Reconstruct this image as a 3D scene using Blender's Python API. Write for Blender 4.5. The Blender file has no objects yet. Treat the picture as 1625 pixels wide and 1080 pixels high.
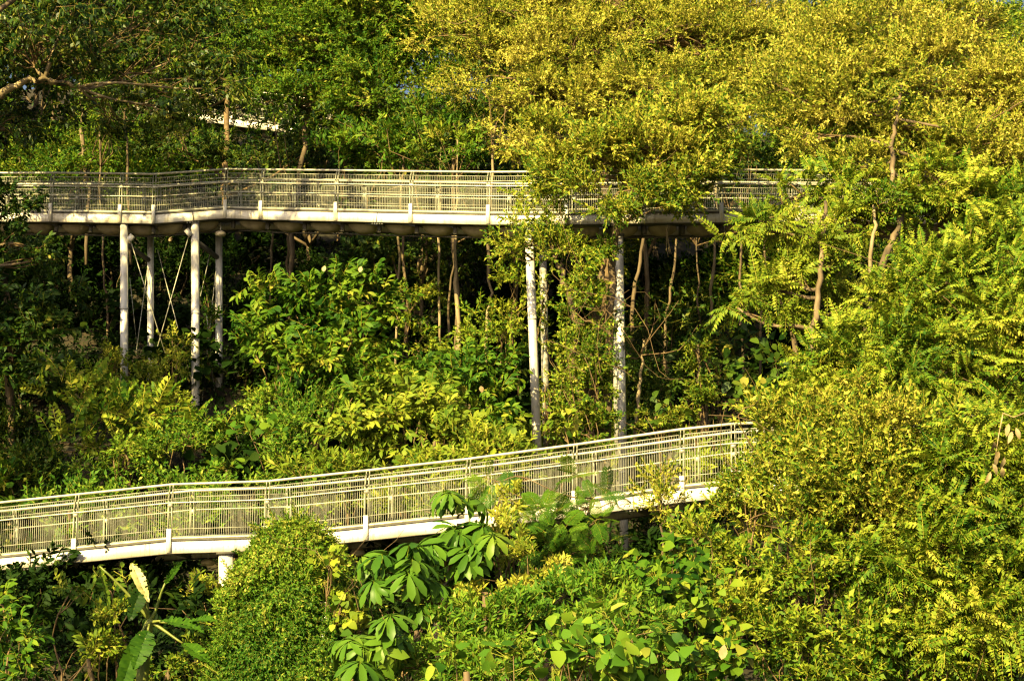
import bpy, math
import numpy as np
from mathutils import Vector, Matrix
rad = math.radians
RNG = np.random.default_rng(7)
scene = bpy.context.scene

# ------------------------------------------------------------------ camera
IW, IH, F = 1625.0, 1080.0, 3570.0
PITCH = math.atan(600.0 / F)
cam_d = bpy.data.cameras.new("camera")
cam = bpy.data.objects.new("camera", cam_d)
scene.collection.objects.link(cam)
cam_d.sensor_width = 36.0
cam_d.lens = 36.0 * F / IW
cam_d.clip_start = 0.1
cam_d.clip_end = 3000.0
cam.location = (0, 0, 0)
cam.rotation_euler = (math.pi / 2 + PITCH, 0, 0)
scene.camera = cam

# ------------------------------------------------------------------ light
SUN_EL, SUN_AZ = 31.0, 30.0        # the sun stands behind the photographer, to the left (degrees)
world = bpy.data.worlds.new("World")
scene.world = world
world.use_nodes = True
nt = world.node_tree
sky = nt.nodes.new("ShaderNodeTexSky")
sky.sky_type = 'NISHITA'
sky.sun_disc = False
sky.sun_elevation = rad(SUN_EL)
sky.sun_rotation = rad(180 + SUN_AZ)
sky.altitude = 50
sky.dust_density = 6.0
bg = nt.nodes["Background"]
nt.links.new(sky.outputs[0], bg.inputs[0])
bg.inputs[1].default_value = 0.05
sd = bpy.data.lights.new("sun", 'SUN')
sun = bpy.data.objects.new("sun", sd)
scene.collection.objects.link(sun)
sd.energy = 5.0
sd.angle = rad(0.5)
sd.color = (1.0, 0.80, 0.33)
az, el = rad(SUN_AZ), rad(SUN_EL)
SUNV = Vector((-math.sin(az) * math.cos(el), -math.cos(az) * math.cos(el), math.sin(el)))
sun.rotation_euler = (-SUNV).to_track_quat('-Z', 'Y').to_euler()
sun.location = (0, -20, 40)
scene.view_settings.view_transform = 'Standard'
scene.view_settings.look = 'None'
scene.view_settings.gamma = 1.0
scene.view_settings.exposure = 1.55
scene.cycles.max_bounces = 3
scene.cycles.diffuse_bounces = 1
scene.cycles.glossy_bounces = 2
scene.cycles.transmission_bounces = 1
scene.cycles.transparent_max_bounces = 4
scene.cycles.use_adaptive_sampling = True
scene.cycles.filter_width = 1.25

# ------------------------------------------------------------------ helpers
cp, sp = math.cos(PITCH), math.sin(PITCH)
def P(px, py, Y):
    """the world point at distance Y in front, seen at this place of the photograph"""
    x, y = (px - IW / 2) / F, (IH / 2 - py) / F
    dy, dz = cp - y * sp, sp + y * cp
    return np.array([x * Y / dy, Y, dz * Y / dy])
def ppm(Y): return F / Y

def tag(o, label=None, cat=None, group=None, kind=None):
    if label: o['label'] = label
    if cat: o['category'] = cat
    if group: o['group'] = group
    if kind: o['kind'] = kind
    return o
def empty(name, loc, label, cat, group=None):
    o = bpy.data.objects.new(name, None)
    scene.collection.objects.link(o)
    o.empty_display_size = 0.3
    o.location = loc
    return tag(o, label, cat, group)

class MB:
    def __init__(self):
        self.v, self.f, self.t, self.n = [], [], [], 0
    def add(self, V, Fc, t=None):
        V = np.asarray(V, float).reshape(-1, 3)
        self.v.append(V)
        if t is None: t = np.zeros(len(V))
        self.t.append(np.broadcast_to(np.asarray(t, float), (len(V),)).copy())
        for k in (Fc if isinstance(Fc, list) and len(Fc) and isinstance(Fc[0], np.ndarray) else [np.asarray(Fc, int)]):
            self.f.append(k + self.n)
        self.n += len(V)
    def box(self, c, sx, sy, sz, R=None):
        V = np.array([[x, y, z] for x in (-.5, .5) for y in (-.5, .5) for z in (-.5, .5)]) * [sx, sy, sz]
        if R is not None: V = V @ np.asarray(R).T
        self.add(V + np.asarray(c), [[0, 1, 3, 2], [4, 6, 7, 5], [0, 4, 5, 1], [2, 3, 7, 6], [0, 2, 6, 4], [1, 5, 7, 3]])
    def tube(self, pts, rs, n=6, t=0.0, cap=True):
        pts = np.asarray(pts, float); m = len(pts)
        rs = np.broadcast_to(np.asarray(rs, float), (m,))
        d = np.gradient(pts, axis=0)
        d /= np.linalg.norm(d, axis=1)[:, None] + 1e-9
        ref = np.array([0, 0, 1.]) if abs(d[0][2]) < .9 else np.array([1., 0, 0])
        a = np.cross(d, ref); a /= np.linalg.norm(a, axis=1)[:, None] + 1e-9
        b = np.cross(d, a)
        ang = np.arange(n) * 2 * math.pi / n
        V = pts[:, None] + rs[:, None, None] * (np.cos(ang)[None, :, None] * a[:, None] + np.sin(ang)[None, :, None] * b[:, None])
        i = np.arange(m - 1)[:, None] * n; j = np.arange(n)[None]; j2 = (j + 1) % n
        Fq = np.stack([i + j, i + j2, i + n + j2, i + n + j], -1).reshape(-1, 4)
        fs = [Fq]
        if cap: fs += [np.arange(n)[None, ::-1].copy(), (np.arange(n) + (m - 1) * n)[None]]
        self.add(V.reshape(-1, 3), fs, t)
    def build(self, name, mat, parent=None, smooth=False):
        me = bpy.data.meshes.new(name)
        V = np.concatenate(self.v)
        if parent is not None:
            V = V - np.array(parent['_w'] if '_w' in parent else parent.location)
        tot = np.concatenate([np.full(len(f), f.shape[1]) for f in self.f])
        idx = np.concatenate([f.ravel() for f in self.f])
        me.vertices.add(len(V)); me.vertices.foreach_set('co', V.astype(np.float32).ravel())
        me.loops.add(len(idx)); me.loops.foreach_set('vertex_index', idx.astype(np.int32))
        me.polygons.add(len(tot))
        me.polygons.foreach_set('loop_start', np.concatenate([[0], np.cumsum(tot)[:-1]]).astype(np.int32))
        me.update(calc_edges=True)
        at = me.attributes.new('tint', 'FLOAT', 'POINT')
        at.data.foreach_set('value', np.concatenate(self.t).astype(np.float32))
        if smooth: me.polygons.foreach_set('use_smooth', np.ones(len(tot), bool))
        me.materials.append(mat)
        o = bpy.data.objects.new(name, me)
        scene.collection.objects.link(o)
        if parent is not None: o.parent = parent
        return o

# ------------------------------------------------------------------ materials
def newmat(name):
    m = bpy.data.materials.new(name); m.use_nodes = True
    n = m.node_tree.nodes; l = m.node_tree.links
    return m, n, l, n['Principled BSDF']
def ramp(n, stops):
    r = n.new('ShaderNodeValToRGB')
    e = r.color_ramp.elements
    while len(e) < len(stops): e.new(0.5)
    for q, (p, c) in zip(e, stops): q.position = p; q.color = (*c, 1)
    return r
def leafmat(name, stops, rough=.55, transl=.25, spec=.12):
    m, n, l, b = newmat(name)
    a = n.new('ShaderNodeAttribute'); a.attribute_name = 'tint'
    no = n.new('ShaderNodeTexNoise'); no.inputs['Scale'].default_value = .55; no.inputs['Detail'].default_value = 2
    tc = n.new('ShaderNodeTexCoord'); l.new(tc.outputs['Object'], no.inputs['Vector'])
    mp = n.new('ShaderNodeMapRange'); mp.inputs[1].default_value = .3; mp.inputs[2].default_value = .7
    mp.inputs[3].default_value = -.22; mp.inputs[4].default_value = .22
    l.new(no.outputs[0], mp.inputs[0])
    ad = n.new('ShaderNodeMath'); ad.operation = 'ADD'; l.new(a.outputs['Fac'], ad.inputs[0]); l.new(mp.outputs[0], ad.inputs[1])
    r = ramp(n, stops); l.new(ad.outputs[0], r.inputs[0])
    l.new(r.outputs[0], b.inputs['Base Color'])
    b.inputs['Roughness'].default_value = rough
    b.inputs['Specular IOR Level'].default_value = spec
    tr = n.new('ShaderNodeBsdfTranslucent'); l.new(r.outputs[0], tr.inputs['Color'])
    mx = n.new('ShaderNodeMixShader'); mx.inputs[0].default_value = transl
    l.new(b.outputs[0], mx.inputs[1]); l.new(tr.outputs[0], mx.inputs[2])
    l.new(mx.outputs[0], n['Material Output'].inputs['Surface'])
    return m
def noisemat(name, stops, scale=6, rough=.7, bump=0.0, metal=0., stretch=(1, 1, 1), detail=6):
    m, n, l, b = newmat(name)
    tc = n.new('ShaderNodeTexCoord'); mp = n.new('ShaderNodeMapping'); mp.inputs['Scale'].default_value = stretch
    l.new(tc.outputs['Object'], mp.inputs[0])
    no = n.new('ShaderNodeTexNoise'); no.inputs['Scale'].default_value = scale; no.inputs['Detail'].default_value = detail
    l.new(mp.outputs[0], no.inputs['Vector'])
    r = ramp(n, stops); l.new(no.outputs[0], r.inputs[0]); l.new(r.outputs[0], b.inputs['Base Color'])
    b.inputs['Roughness'].default_value = rough; b.inputs['Metallic'].default_value = metal
    if bump:
        bm = n.new('ShaderNodeBump'); bm.inputs['Strength'].default_value = bump; bm.inputs['Distance'].default_value = .03
        l.new(no.outputs[0], bm.inputs['Height']); l.new(bm.outputs[0], b.inputs['Normal'])
    return m
# leaf palettes: dark, middle, light, dry
M_HANG = leafmat('hanging dark leaves', [(0.0, (.010, .034, .004)), (.45, (.036, .085, .007)), (.75, (.11, .155, .012)), (1, (.34, .31, .05))], rough=.4, spec=.3)
M_GOLD = leafmat('golden leaves', [(0.0, (.065, .125, .012)), (.3, (.17, .225, .018)), (.62, (.345, .345, .035)), (1, (.56, .49, .10))])
M_OLIVE = leafmat('olive green leaves', [(0.0, (.024, .078, .006)), (.35, (.090, .170, .011)), (.68, (.24, .298, .022)), (1, (.43, .40, .055))])
M_GREEN = leafmat('fresh green leaves', [(0.0, (.012, .050, .004)), (.4, (.055, .135, .008)), (.75, (.15, .235, .014)), (1, (.32, .30, .04))])
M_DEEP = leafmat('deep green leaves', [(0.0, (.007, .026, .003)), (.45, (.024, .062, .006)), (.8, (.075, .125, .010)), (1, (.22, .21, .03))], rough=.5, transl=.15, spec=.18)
M_SHADED = leafmat('dark understorey leaves', [(0.0, (.005, .018, .002)), (.6, (.014, .036, .004)), (1, (.035, .06, .006))], rough=.6, transl=.1, spec=.08)  # leaf colour darkened to stand in for the deep forest shade
M_LIME = leafmat('light lime leaves', [(0.0, (.042, .10, .008)), (.45, (.15, .215, .015)), (.75, (.275, .315, .026)), (1, (.45, .41, .07))])
M_FRESH = leafmat('fresh thicket leaves', [(0.0, (.025, .085, .007)), (.45, (.085, .185, .013)), (.75, (.18, .275, .02)), (1, (.36, .36, .06))])
M_SPRAY = leafmat('feathery yellow-green leaves', [(0.0, (.040, .105, .009)), (.35, (.12, .195, .014)), (.66, (.28, .31, .027)), (1, (.48, .42, .07))])
M_GLOSS = leafmat('glossy umbrella leaves', [(0.0, (.035, .10, .010)), (.5, (.085, .175, .015)), (1, (.20, .26, .025))], rough=.36, transl=.2)
M_BARK = noisemat('bark', [(.3, (.06, .042, .022)), (.55, (.15, .105, .055)), (.75, (.26, .20, .12))], 5, .85, .6, stretch=(1, 1, .25))
M_TWIG = noisemat('twig bark', [(.3, (.09, .055, .022)), (.7, (.20, .13, .055))], 7, .8)
M_PALEBARK = noisemat('pale bark', [(.3, (.12, .085, .04)), (.5, (.25, .19, .10)), (.72, (.38, .30, .18))], 4, .8, .5, stretch=(1, 1, .3))
M_DRY = noisemat('dry leaf', [(.3, (.20, .13, .05)), (.7, (.48, .38, .2))], 5, .7)
M_STEEL = noisemat('galvanised steel', [(.25, (.40, .37, .31)), (.45, (.68, .64, .56)), (.7, (.84, .80, .72))], 6, .45, 0, .2, stretch=(1, 1, .5), detail=10)
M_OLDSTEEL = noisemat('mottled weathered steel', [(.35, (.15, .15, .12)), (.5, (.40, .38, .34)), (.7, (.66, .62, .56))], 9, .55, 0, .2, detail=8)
M_PAINT = noisemat('off white painted beam', [(.33, (.55, .49, .38)), (.5, (.72, .68, .58)), (.62, (.80, .77, .70))], 1.3, .55, 0, stretch=(1, 1, 2.5), detail=9)
def paintmat():
    m, n, l, b = newmat('stained off white paint')
    tc = n.new('ShaderNodeTexCoord')
    def ns(scale, st, det=8):
        mp = n.new('ShaderNodeMapping'); mp.inputs['Scale'].default_value = st; l.new(tc.outputs['Object'], mp.inputs[0])
        q = n.new('ShaderNodeTexNoise'); q.inputs['Scale'].default_value = scale; q.inputs['Detail'].default_value = det; l.new(mp.outputs[0], q.inputs['Vector']); return q
    a = ns(1.1, (1, 1, 2)); r1 = ramp(n, [(.36, (.60, .54, .41)), (.50, (.76, .71, .59)), (.60, (.82, .79, .70))]); l.new(a.outputs[0], r1.inputs[0])
    c = ns(7, (2.2, 2.2, .25)); r2 = ramp(n, [(.54, (1, 1, 1)), (.68, (.62, .56, .42))]); l.new(c.outputs[0], r2.inputs[0])
    d = ns(26, (1, 1, 1), 3); r3 = ramp(n, [(.62, (1, 1, 1)), (.72, (.55, .45, .30))]); l.new(d.outputs[0], r3.inputs[0])
    x = n.new('ShaderNodeMixRGB'); x.blend_type = 'MULTIPLY'; x.inputs[0].default_value = .7; l.new(r1.outputs[0], x.inputs[1]); l.new(r2.outputs[0], x.inputs[2])
    y = n.new('ShaderNodeMixRGB'); y.blend_type = 'MULTIPLY'; y.inputs[0].default_value = .5; l.new(x.outputs[0], y.inputs[1]); l.new(r3.outputs[0], y.inputs[2])
    l.new(y.outputs[0], b.inputs['Base Color']); b.inputs['Roughness'].default_value = .55
    return m
M_PAINT = paintmat()
M_RAIL = noisemat('rail steel', [(.3, (.36, .34, .25)), (.7, (.60, .57, .44))], 4, .45, 0, .2)
M_MESH = noisemat('grating steel', [(.3, (.27, .27, .19)), (.7, (.47, .46, .34))], 5, .5, 0, .2)
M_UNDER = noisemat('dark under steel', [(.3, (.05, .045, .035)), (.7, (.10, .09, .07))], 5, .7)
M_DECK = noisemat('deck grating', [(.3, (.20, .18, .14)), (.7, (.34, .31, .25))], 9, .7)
M_BOWL = noisemat('under deck pan', [(.3, (.18, .14, .08)), (.7, (.34, .28, .16))], 5, .6)
M_PALEPAINT = noisemat('pale lamp housing', [(.3, (.45, .36, .20)), (.7, (.7, .6, .4))], 4, .5)
M_DRYLEAF = noisemat('faded banana leaf', [(.3, (.20, .20, .05)), (.7, (.40, .36, .16))], 4, .5)
M_LIMESTEM = noisemat('green stalk', [(.3, (.10, .14, .02)), (.7, (.2, .22, .04))], 4, .5)
M_GROUND = noisemat('leaf litter', [(.3, (.010, .010, .004)), (.5, (.024, .020, .008)), (.7, (.045, .03, .012))], 2.5, .95, .8, detail=10)  # litter tone kept near black, forest-floor shade put into the colour

# ------------------------------------------------------------------ ground
GY = [-400, 30, 40, 46, 56, 62, 70, 80, 95, 115, 160, 900]
GZ = [-3, -2.6, -1.6, 0.0, 4.6, 7.8, 12.3, 18.0, 24.5, 32.0, 40, 40]
def ground_z(x, y):
    x = np.asarray(x, float); y = np.asarray(y, float)
    z = np.interp(y, GY, GZ)
    w = np.clip((y - 40) / 15, 0, 1)
    z = z + w * (.5 * np.sin(x * .31 + y * .17) + .25 * np.sin(x * .83 - y * .6 + 1))
    z = z - w * .10 * np.clip(x, -12, 12)
    return z
xs = np.unique(np.concatenate([np.linspace(-600, -30, 20), np.linspace(-30, 30, 70), np.linspace(30, 600, 20)]))
ys = np.unique(np.concatenate([np.linspace(-400, 30, 20), np.linspace(30, 120, 90), np.linspace(120, 900, 20)]))
XX, YY = np.meshgrid(xs, ys)
ZZ = ground_z(XX, YY) + RNG.normal(0, .06, XX.shape)
g = MB()
nx = len(xs)
i = (np.arange(len(ys) - 1)[:, None] * nx + np.arange(nx - 1)[None]).ravel()
g.add(np.stack([XX, YY, ZZ], -1).reshape(-1, 3), np.stack([i, i + 1, i + nx + 1, i + nx], -1))
go = g.build('hillside', M_GROUND, smooth=True)
tag(go, kind='structure')

# ------------------------------------------------------------------ walkways
def miter(pts, w):
    """the other edge of a path: pts moved w metres to the far side"""
    pts = np.asarray(pts); d = np.gradient(pts[:, :2], axis=0)
    d /= np.linalg.norm(d, axis=1)[:, None]
    n = np.stack([-d[:, 1], d[:, 0]], 1)
    out = pts.copy(); out[:, :2] += n * w
    return out
def refine(pts, k=1):
    return np.asarray(pts)
def sweep(mb, pts, prof):
    """prof: rectangle (a0,a1,z0,z1): across, up"""
    a0, a1, z0, z1 = prof
    A = miter(pts, a0); B = miter(pts, a1); m = len(pts)
    V = np.stack([A + [0, 0, z0], B + [0, 0, z0], B + [0, 0, z1], A + [0, 0, z1]], 1).reshape(-1, 3)
    i = np.arange(m - 1)[:, None] * 4; j = np.arange(4)[None]; j2 = (j + 1) % 4
    mb.add(V, [np.stack([i + j, i + j2, i + 4 + j2, i + 4 + j], -1).reshape(-1, 4),
               np.array([[3, 2, 1, 0]]), (np.array([[0, 1, 2, 3]]) + (m - 1) * 4)])
def walkway(name, label, group, pts, w, rails, mesh=(.36, 1.29), hand=1.42, pitch=.05, bowls=True, skip=(), bar=.005):
    """pts: near lower edge of the near beam, one point per post"""
    pts = np.asarray(pts)
    root = empty(name, pts[len(pts) // 2], label, 'walkway', group)
    for side in (0, 1):
        a = 0.0 if side == 0 else w - .07
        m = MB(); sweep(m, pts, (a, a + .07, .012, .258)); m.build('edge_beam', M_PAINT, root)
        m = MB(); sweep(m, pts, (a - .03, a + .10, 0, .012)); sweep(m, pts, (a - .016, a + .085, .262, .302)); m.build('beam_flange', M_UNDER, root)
        m = MB(); sweep(m, pts, (a - .012 if side == 0 else a + .03, a + .05 if side == 0 else a + .082, .306, .345)); m.build('kerb_angle', M_RAIL, root)
    m = MB(); sweep(m, pts, (.09, w - .09, .235, .262)); m.build('deck', M_DECK, root)
    for s in range(1, len(pts) - 1, 3):
        p, q = pts[s], pts[s + 1]; d = q - p; u = d / np.linalg.norm(d); n = np.array([-u[1], u[0], 0]); n /= np.linalg.norm(n)
        R = np.stack([u, n, np.cross(u, n)], 1); c = p + d * .55
        m = MB(); m.box(c - n * .004 + [0, 0, .14], .016, .02, .24, R); m.build('beam_joint', M_UNDER, root)
        m = MB()
        for k in range(5): m.box(c + u * (k - 2) * .075 + n * .03 + [0, 0, -.018], .035, .035, .036, R)
        tag(m.build('joint_bolts', M_STEEL, root), kind='stuff')
    # cross ribs and pans below the deck, the bowls invented to show sunlit crescents
    for s in range(len(pts) - 1):
        p, q = pts[s], pts[s + 1]
        d = q - p; L = np.linalg.norm(d[:2]); u = d / L; n = np.array([-u[1], u[0], 0]); n /= np.linalg.norm(n)
        R = np.stack([np.array([u[0], u[1], u[2]]), n, [0, 0, 1]], 1)
        k = max(1, round(L / .95))
        m = MB()
        for c in range(k):
            cc = p + d * ((c + .0) / k) + u * .03
            m.box(cc + n * (w / 2) + [0, 0, .12], .06, w - .2, .22, R)
            if bowls: m.box(cc + n * .30 + [0, 0, -.10], .10, .05, .22, R)
        if bowls:
            m.box((p + q) / 2 + n * .55 + [0, 0, -.235], L, .06, .03, R)
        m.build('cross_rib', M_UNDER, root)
        if bowls:
            m = MB()
            for c in range(k):
                c0 = p + d * ((c + .5) / k) + n * .5
                hw = L / k * .37
                th = np.linspace(math.pi, 2 * math.pi, 13); ph = np.linspace(0, math.pi, 7)
                V = []
                for f_ in ph:
                    for t_ in th:
                        V.append(c0 + u * hw * math.cos(t_) + np.array([0, 0, .235 * math.sin(t_) * math.sin(f_)]) - n * .26 * math.cos(f_) * abs(math.sin(t_)) ** .5)
                i = (np.arange(6)[:, None] * 13 + np.arange(12)[None]).ravel()
                m.add(V, np.stack([i, i + 1, i + 14, i + 13], -1))
            m.build('deck_pan', M_BOWL, root, smooth=True)
    for side in (0, 1):
        base = miter(pts, -.02 if side == 0 else w + .02)
        sg = 1 if side == 0 else -1
        inn = miter(pts, .02 if side == 0 else w - .02)
        top = miter(pts, .10 if side == 0 else w - .10)
        for i in range(len(pts)):
            if i in skip: continue
            d = (pts[min(i + 1, len(pts) - 1)] - pts[max(i - 1, 0)]); u = d / np.linalg.norm(d)
            nn = np.array([-u[1], u[0], 0]); nn /= np.linalg.norm(nn); uu = np.array([nn[1], -nn[0], 0])
            R = np.stack([uu, nn, [0, 0, 1]], 1)
            m = MB()
            for o in (-.035, .035):
                A = inn[i] + uu * o; T = top[i] + uu * o
                prof = [(0.30, 0.), (1.12, 0.), (1.26, .25), (1.36, .75), (hand, 1.)]
                for (h0, f0), (h1, f1) in zip(prof[:-1], prof[1:]):
                    a0 = A + (T - A) * f0 + [0, 0, h0]; a1 = A + (T - A) * f1 + [0, 0, h1]
                    for e in (0,):
                        v = []
                        for q in (a0, a1):
                            for sx in (-.007, .007):
                                for sy in (-.03, .03): v.append(q + uu * sx + nn * sy)
                        m.add(v, [[0, 1, 3, 2], [4, 6, 7, 5], [0, 4, 5, 1], [2, 3, 7, 6], [0, 2, 6, 4], [1, 5, 7, 3]])
            po = m.build('post', M_MESH, root)
            m = MB(); m.box(base[i] - nn * sg * .012 + [0, 0, .275], .10, .035, .50, R)
            po['_w'] = list(root.location)
            m.build('post_foot', M_PAINT, po)
            m = MB(); m.box(inn[i] - nn * sg * .01 + [0, 0, 1.03], .10, .05, .09, R); m.build('clamp', M_RAIL, po)
        m = MB(); m.tube(top + [0, 0, hand], .028, 10); m.build('handrail', M_RAIL, root, smooth=True)
        for h, hh, rr in rails:
            m = MB(); a = -.03 if side == 0 else w + .01
            sweep(m, pts, (a, a + .02, h - hh / 2, h + hh / 2)); m.build('rail', M_RAIL if rr else M_MESH, root)
        # infill of vertical bars, one panel per bay
        for s in range(len(pts) - 1):
            p = inn[s] if side == 0 else inn[s]; q = inn[s + 1]; d = q - p; L = np.linalg.norm(d); u = d / L
            uu = np.array([u[0], u[1], 0]); uu /= np.linalg.norm(uu)
            k = int((L - .10) / pitch)
            t = (.06 + np.arange(k + 1) * ((L - .12) / k)) / L
            c = p + d * t[:, None]
            V = []
            for zz in mesh:
                for ang in (0, 2.1, 4.2):
                    V.append(c + [0, 0, zz] + bar * (math.cos(ang) * uu + math.sin(ang) * np.array([0, 1, 0])))
            V = np.stack(V, 1).reshape(-1, 3)
            i = np.arange(k + 1)[:, None] * 6
            fs = [np.concatenate([i + np.array([[a_, b_, b_ + 3, a_ + 3]]) for a_, b_ in ((0, 1), (1, 2), (2, 0))])]
            m = MB(); m.add(V, fs)
            a_, b_ = c[0], c[-1]
            for h, r in ((mesh[0], .009), (mesh[0] + .16, .008), (mesh[1], .010)):
                m.tube([a_ + [0, 0, h], b_ + [0, 0, h]], r, 4)
            m.build('railing_panel', M_MESH, root)
    return root
U = [(-150, 352, 61.6), (-32, 352, 61.2), (80, 352.5, 60.6), (190, 354.5, 60.0), (243, 355.5, 59.8), (357, 347, 60.2), (414, 349, 59.4), (533, 351.5, 58.4),
     (652, 354.5, 57.4), (775, 357, 56.5), (899, 357, 55.9), (1022, 355, 55.9), (1145, 354, 55.9), (1270, 355, 55.9), (1392, 356, 56), (1515, 357, 56.1), (1640, 357, 56.2), (1760, 357, 56.3)]
walkway('elevated_walkway', 'long upper steel walkway crossing the whole forest on tall columns', 'elevated forest walkways', [P(*u) for u in U], 1.55,
        [(.76, .022, 1), (1.02, .034, 1), (1.15, .014, 0)])
Lw = [(-190, 922, 49.0), (-35, 908, 48.3), (117, 893.5, 47.6), (268, 878.5, 47.2), (422, 874, 46.9), (581, 858, 46.3), (742, 841, 45.7), (912, 820, 45.0), (1083, 797, 44.3), (1165, 789, 44.1),
      (1330, 782, 44.0), (1495, 768, 44.0), (1660, 752, 44.0), (1800, 740, 44)]
walkway('elevated_walkway', 'lower steel walkway sloping up towards the big bush on the right', 'elevated forest walkways', [P(*u) for u in Lw], 1.55,
        [(1.07, .026, 1)], mesh=(.36, 1.35), hand=1.47, bowls=False)
T3w = [(215, 174, 81.5), (292, 187, 80.8), (369, 200, 80), (447, 210, 79.4), (525, 221, 79), (603, 231, 78.6)]
walkway('elevated_walkway', 'distant white-edged walkway half hidden by leaves high on the hillside', 'elevated forest walkways', [P(*u) for u in T3w], 1.55,
        [(.76, .03, 1), (1.02, .04, 1)], pitch=.09, bowls=False)

# ------------------------------------------------------------------ columns
def column(parent, a, b, r, mat=M_STEEL, name='column', collars=True):
    m = MB(); a, b = np.array(a), np.array(b)
    m.tube([a, b], r, 20); o = m.build(name, mat, parent, smooth=True)
    if collars and parent is not None:
        o['_w'] = list(parent.location)
        for t in (.34, .72):
            m = MB(); c = a + (b - a) * t; dd = (b - a) / np.linalg.norm(b - a) * .03
            m.tube([c - dd, c + dd], r * 1.05, 20); m.build('collar', mat, o, smooth=True)
    return o
fr = empty('column_frame', P(270, 700, 60), 'frame of four galvanised columns with crossed cables under the upper walkway at left', 'support frame')
cols = {}
for k, (tx, ty, bx, by, Y, r) in {'a': (197, 353, 197, 760, 60.1, .108), 'b': (309.5, 349, 311, 790, 60.2, .112), 'c': (239, 372, 239, 730, 61.4, .092), 'd': (347.5, 368, 347.5, 790, 61.5, .098)}.items():
    cols[k] = (P(tx, ty, Y), P(bx, by, Y)); column(fr, *cols[k], r)
def brace(p, q, r=.014, nm='cable'):
    m = MB(); m.tube([p, q], r, 6); m.build(nm, M_RAIL, fr)
brace(P(208, 384, 60.2), P(262, 560, 60.4)); brace(P(300, 372, 60.3), P(236, 600, 60.6)); brace(P(250, 396, 61.4), P(308, 620, 60.9)); brace(P(335, 395, 61.4), P(318, 470, 61))
brace(P(234, 425, 61.3), P(216, 560, 60.3), .010); brace(P(343, 425, 61.3), P(320, 640, 60.4), .010); brace(P(206, 440, 60.3), P(218, 556, 60.9), .008); brace(P(328, 500, 60.6), P(343, 650, 61.3), .010)
for a, b in ((cols['a'][0], cols['c'][0]), (cols['b'][0], cols['d'][0])):
    m = MB(); m.tube([a + [0, 0, -.55], b + [0, 0, -.75]], .07, 8); m.build('cross_beam', M_UNDER, fr)
for px, py, s in ((207, 378, 1), (299, 369, -1)):
    m = MB(); a = .7 * s; R = np.array([[math.cos(a), 0, math.sin(a)], [0, 1, 0], [-math.sin(a), 0, math.cos(a)]])
    m.box(P(px, py, 60.1), .14, .12, .2, R); m.build('bracket', M_STEEL, fr)
def single(lbl, tx, ty, bx, by, Y, r, mat=M_STEEL, grp=None):
    a, b = P(tx, ty, Y), P(bx, by, Y)
    rt = empty('support_column', b, lbl, 'column', grp)
    column(rt, a, b, r, mat)
    m = MB(); m.tube([a + [0, 0, .0], a + [0, 0, -.05]], r * 1.35, 16); m.build('cap_plate', M_UNDER, rt)
    return rt
G1 = 'columns carrying the walkways'
single('bright galvanised column left of the vine-covered trunk, passing behind the lower railing', 839, 357, 856, 800, 56.1, .112, grp=G1)
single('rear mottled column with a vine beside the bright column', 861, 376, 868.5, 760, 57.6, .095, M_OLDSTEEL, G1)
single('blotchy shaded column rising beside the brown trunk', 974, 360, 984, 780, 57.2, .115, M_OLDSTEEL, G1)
single('smooth column on the right whose foot shows below the lower walkway', 982, 372, 991, 900, 55.9, .108, grp=G1)
single('stout short column under the lower walkway left of the vine mound', 358.5, 876, 359.5, 1200, 47.1, .155, grp=G1)
single('column under the lower walkway right behind the vine mound', 517, 866, 521, 1250, 46.6, .14, grp=G1)
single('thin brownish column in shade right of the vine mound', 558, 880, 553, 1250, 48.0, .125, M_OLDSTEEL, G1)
def lamp(px, py, Y, lbl):
    c = P(px, py, Y); r = empty('flood_lamp', c, lbl, 'lamp', 'small lamps hung under the walkways')
    m = MB(); m.tube([c + [0, 0, .32], c + [0, 0, .06]], .015, 6); m.build('rod', M_STEEL, r)
    m = MB(); m.tube([c + [0, 0, .08], c + [0, 0, .05], c, c + [0, 0, -.05], c + [0, 0, -.075]], [.05, .13, .16, .13, .05], 14); m.build('housing', M_PALEPAINT, r, smooth=True)
lamp(330, 892, 48.3, 'pale round lamp hanging below the lower walkway left of the stout column')
lamp(568, 876, 47.4, 'pale round lamp hanging below the lower walkway above the thin brownish column')
lamp(350, 371, 60.6, 'small round lamp under the upper walkway atop the right rear column')

# ------------------------------------------------------------------ leaves and sprigs
def leaf_s(L, W, fold=.15, curve=.12):
    return np.array([[0, 0, 0], [.42 * L, W / 2, fold * W], [L, 0, -curve * L], [.42 * L, -W / 2, fold * W]]), [np.array([[0, 1, 2, 3]])]
def leaf_b(L, W, prof='ov', fold=.22, curve=.25):
    ws = {'ov': (.72, 1, .6), 'ob': (.45, .85, .95), 'heart': (.98, .95, .5), 'fish': (.35, .7, 1.0)}[prof]
    ts = (.14 if prof == 'heart' else .22, .5, .80)
    if prof == 'fish': ts = (.3, .65, .95)
    b0 = -.10 * L if prof == 'heart' else 0
    z = lambda t: -curve * L * t * t
    V = [[0, 0, 0]] + [[t * L, 0, z(t)] for t in ts] + [[L, 0, z(1)]]
    for s in (1, -1):
        V += [[t * L + (b0 if k == 0 else 0), s * W / 2 * w, z(t) + fold * W * w * .5] for k, (t, w) in enumerate(zip(ts, ws))]
    q = np.array([[1, 2, 6, 5], [2, 3, 7, 6], [2, 1, 8, 9], [3, 2, 9, 10]])
    t = np.array([[0, 1, 5], [3, 4, 7], [1, 0, 8], [4, 3, 10]])
    return np.array(V, float), [q, t]
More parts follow.
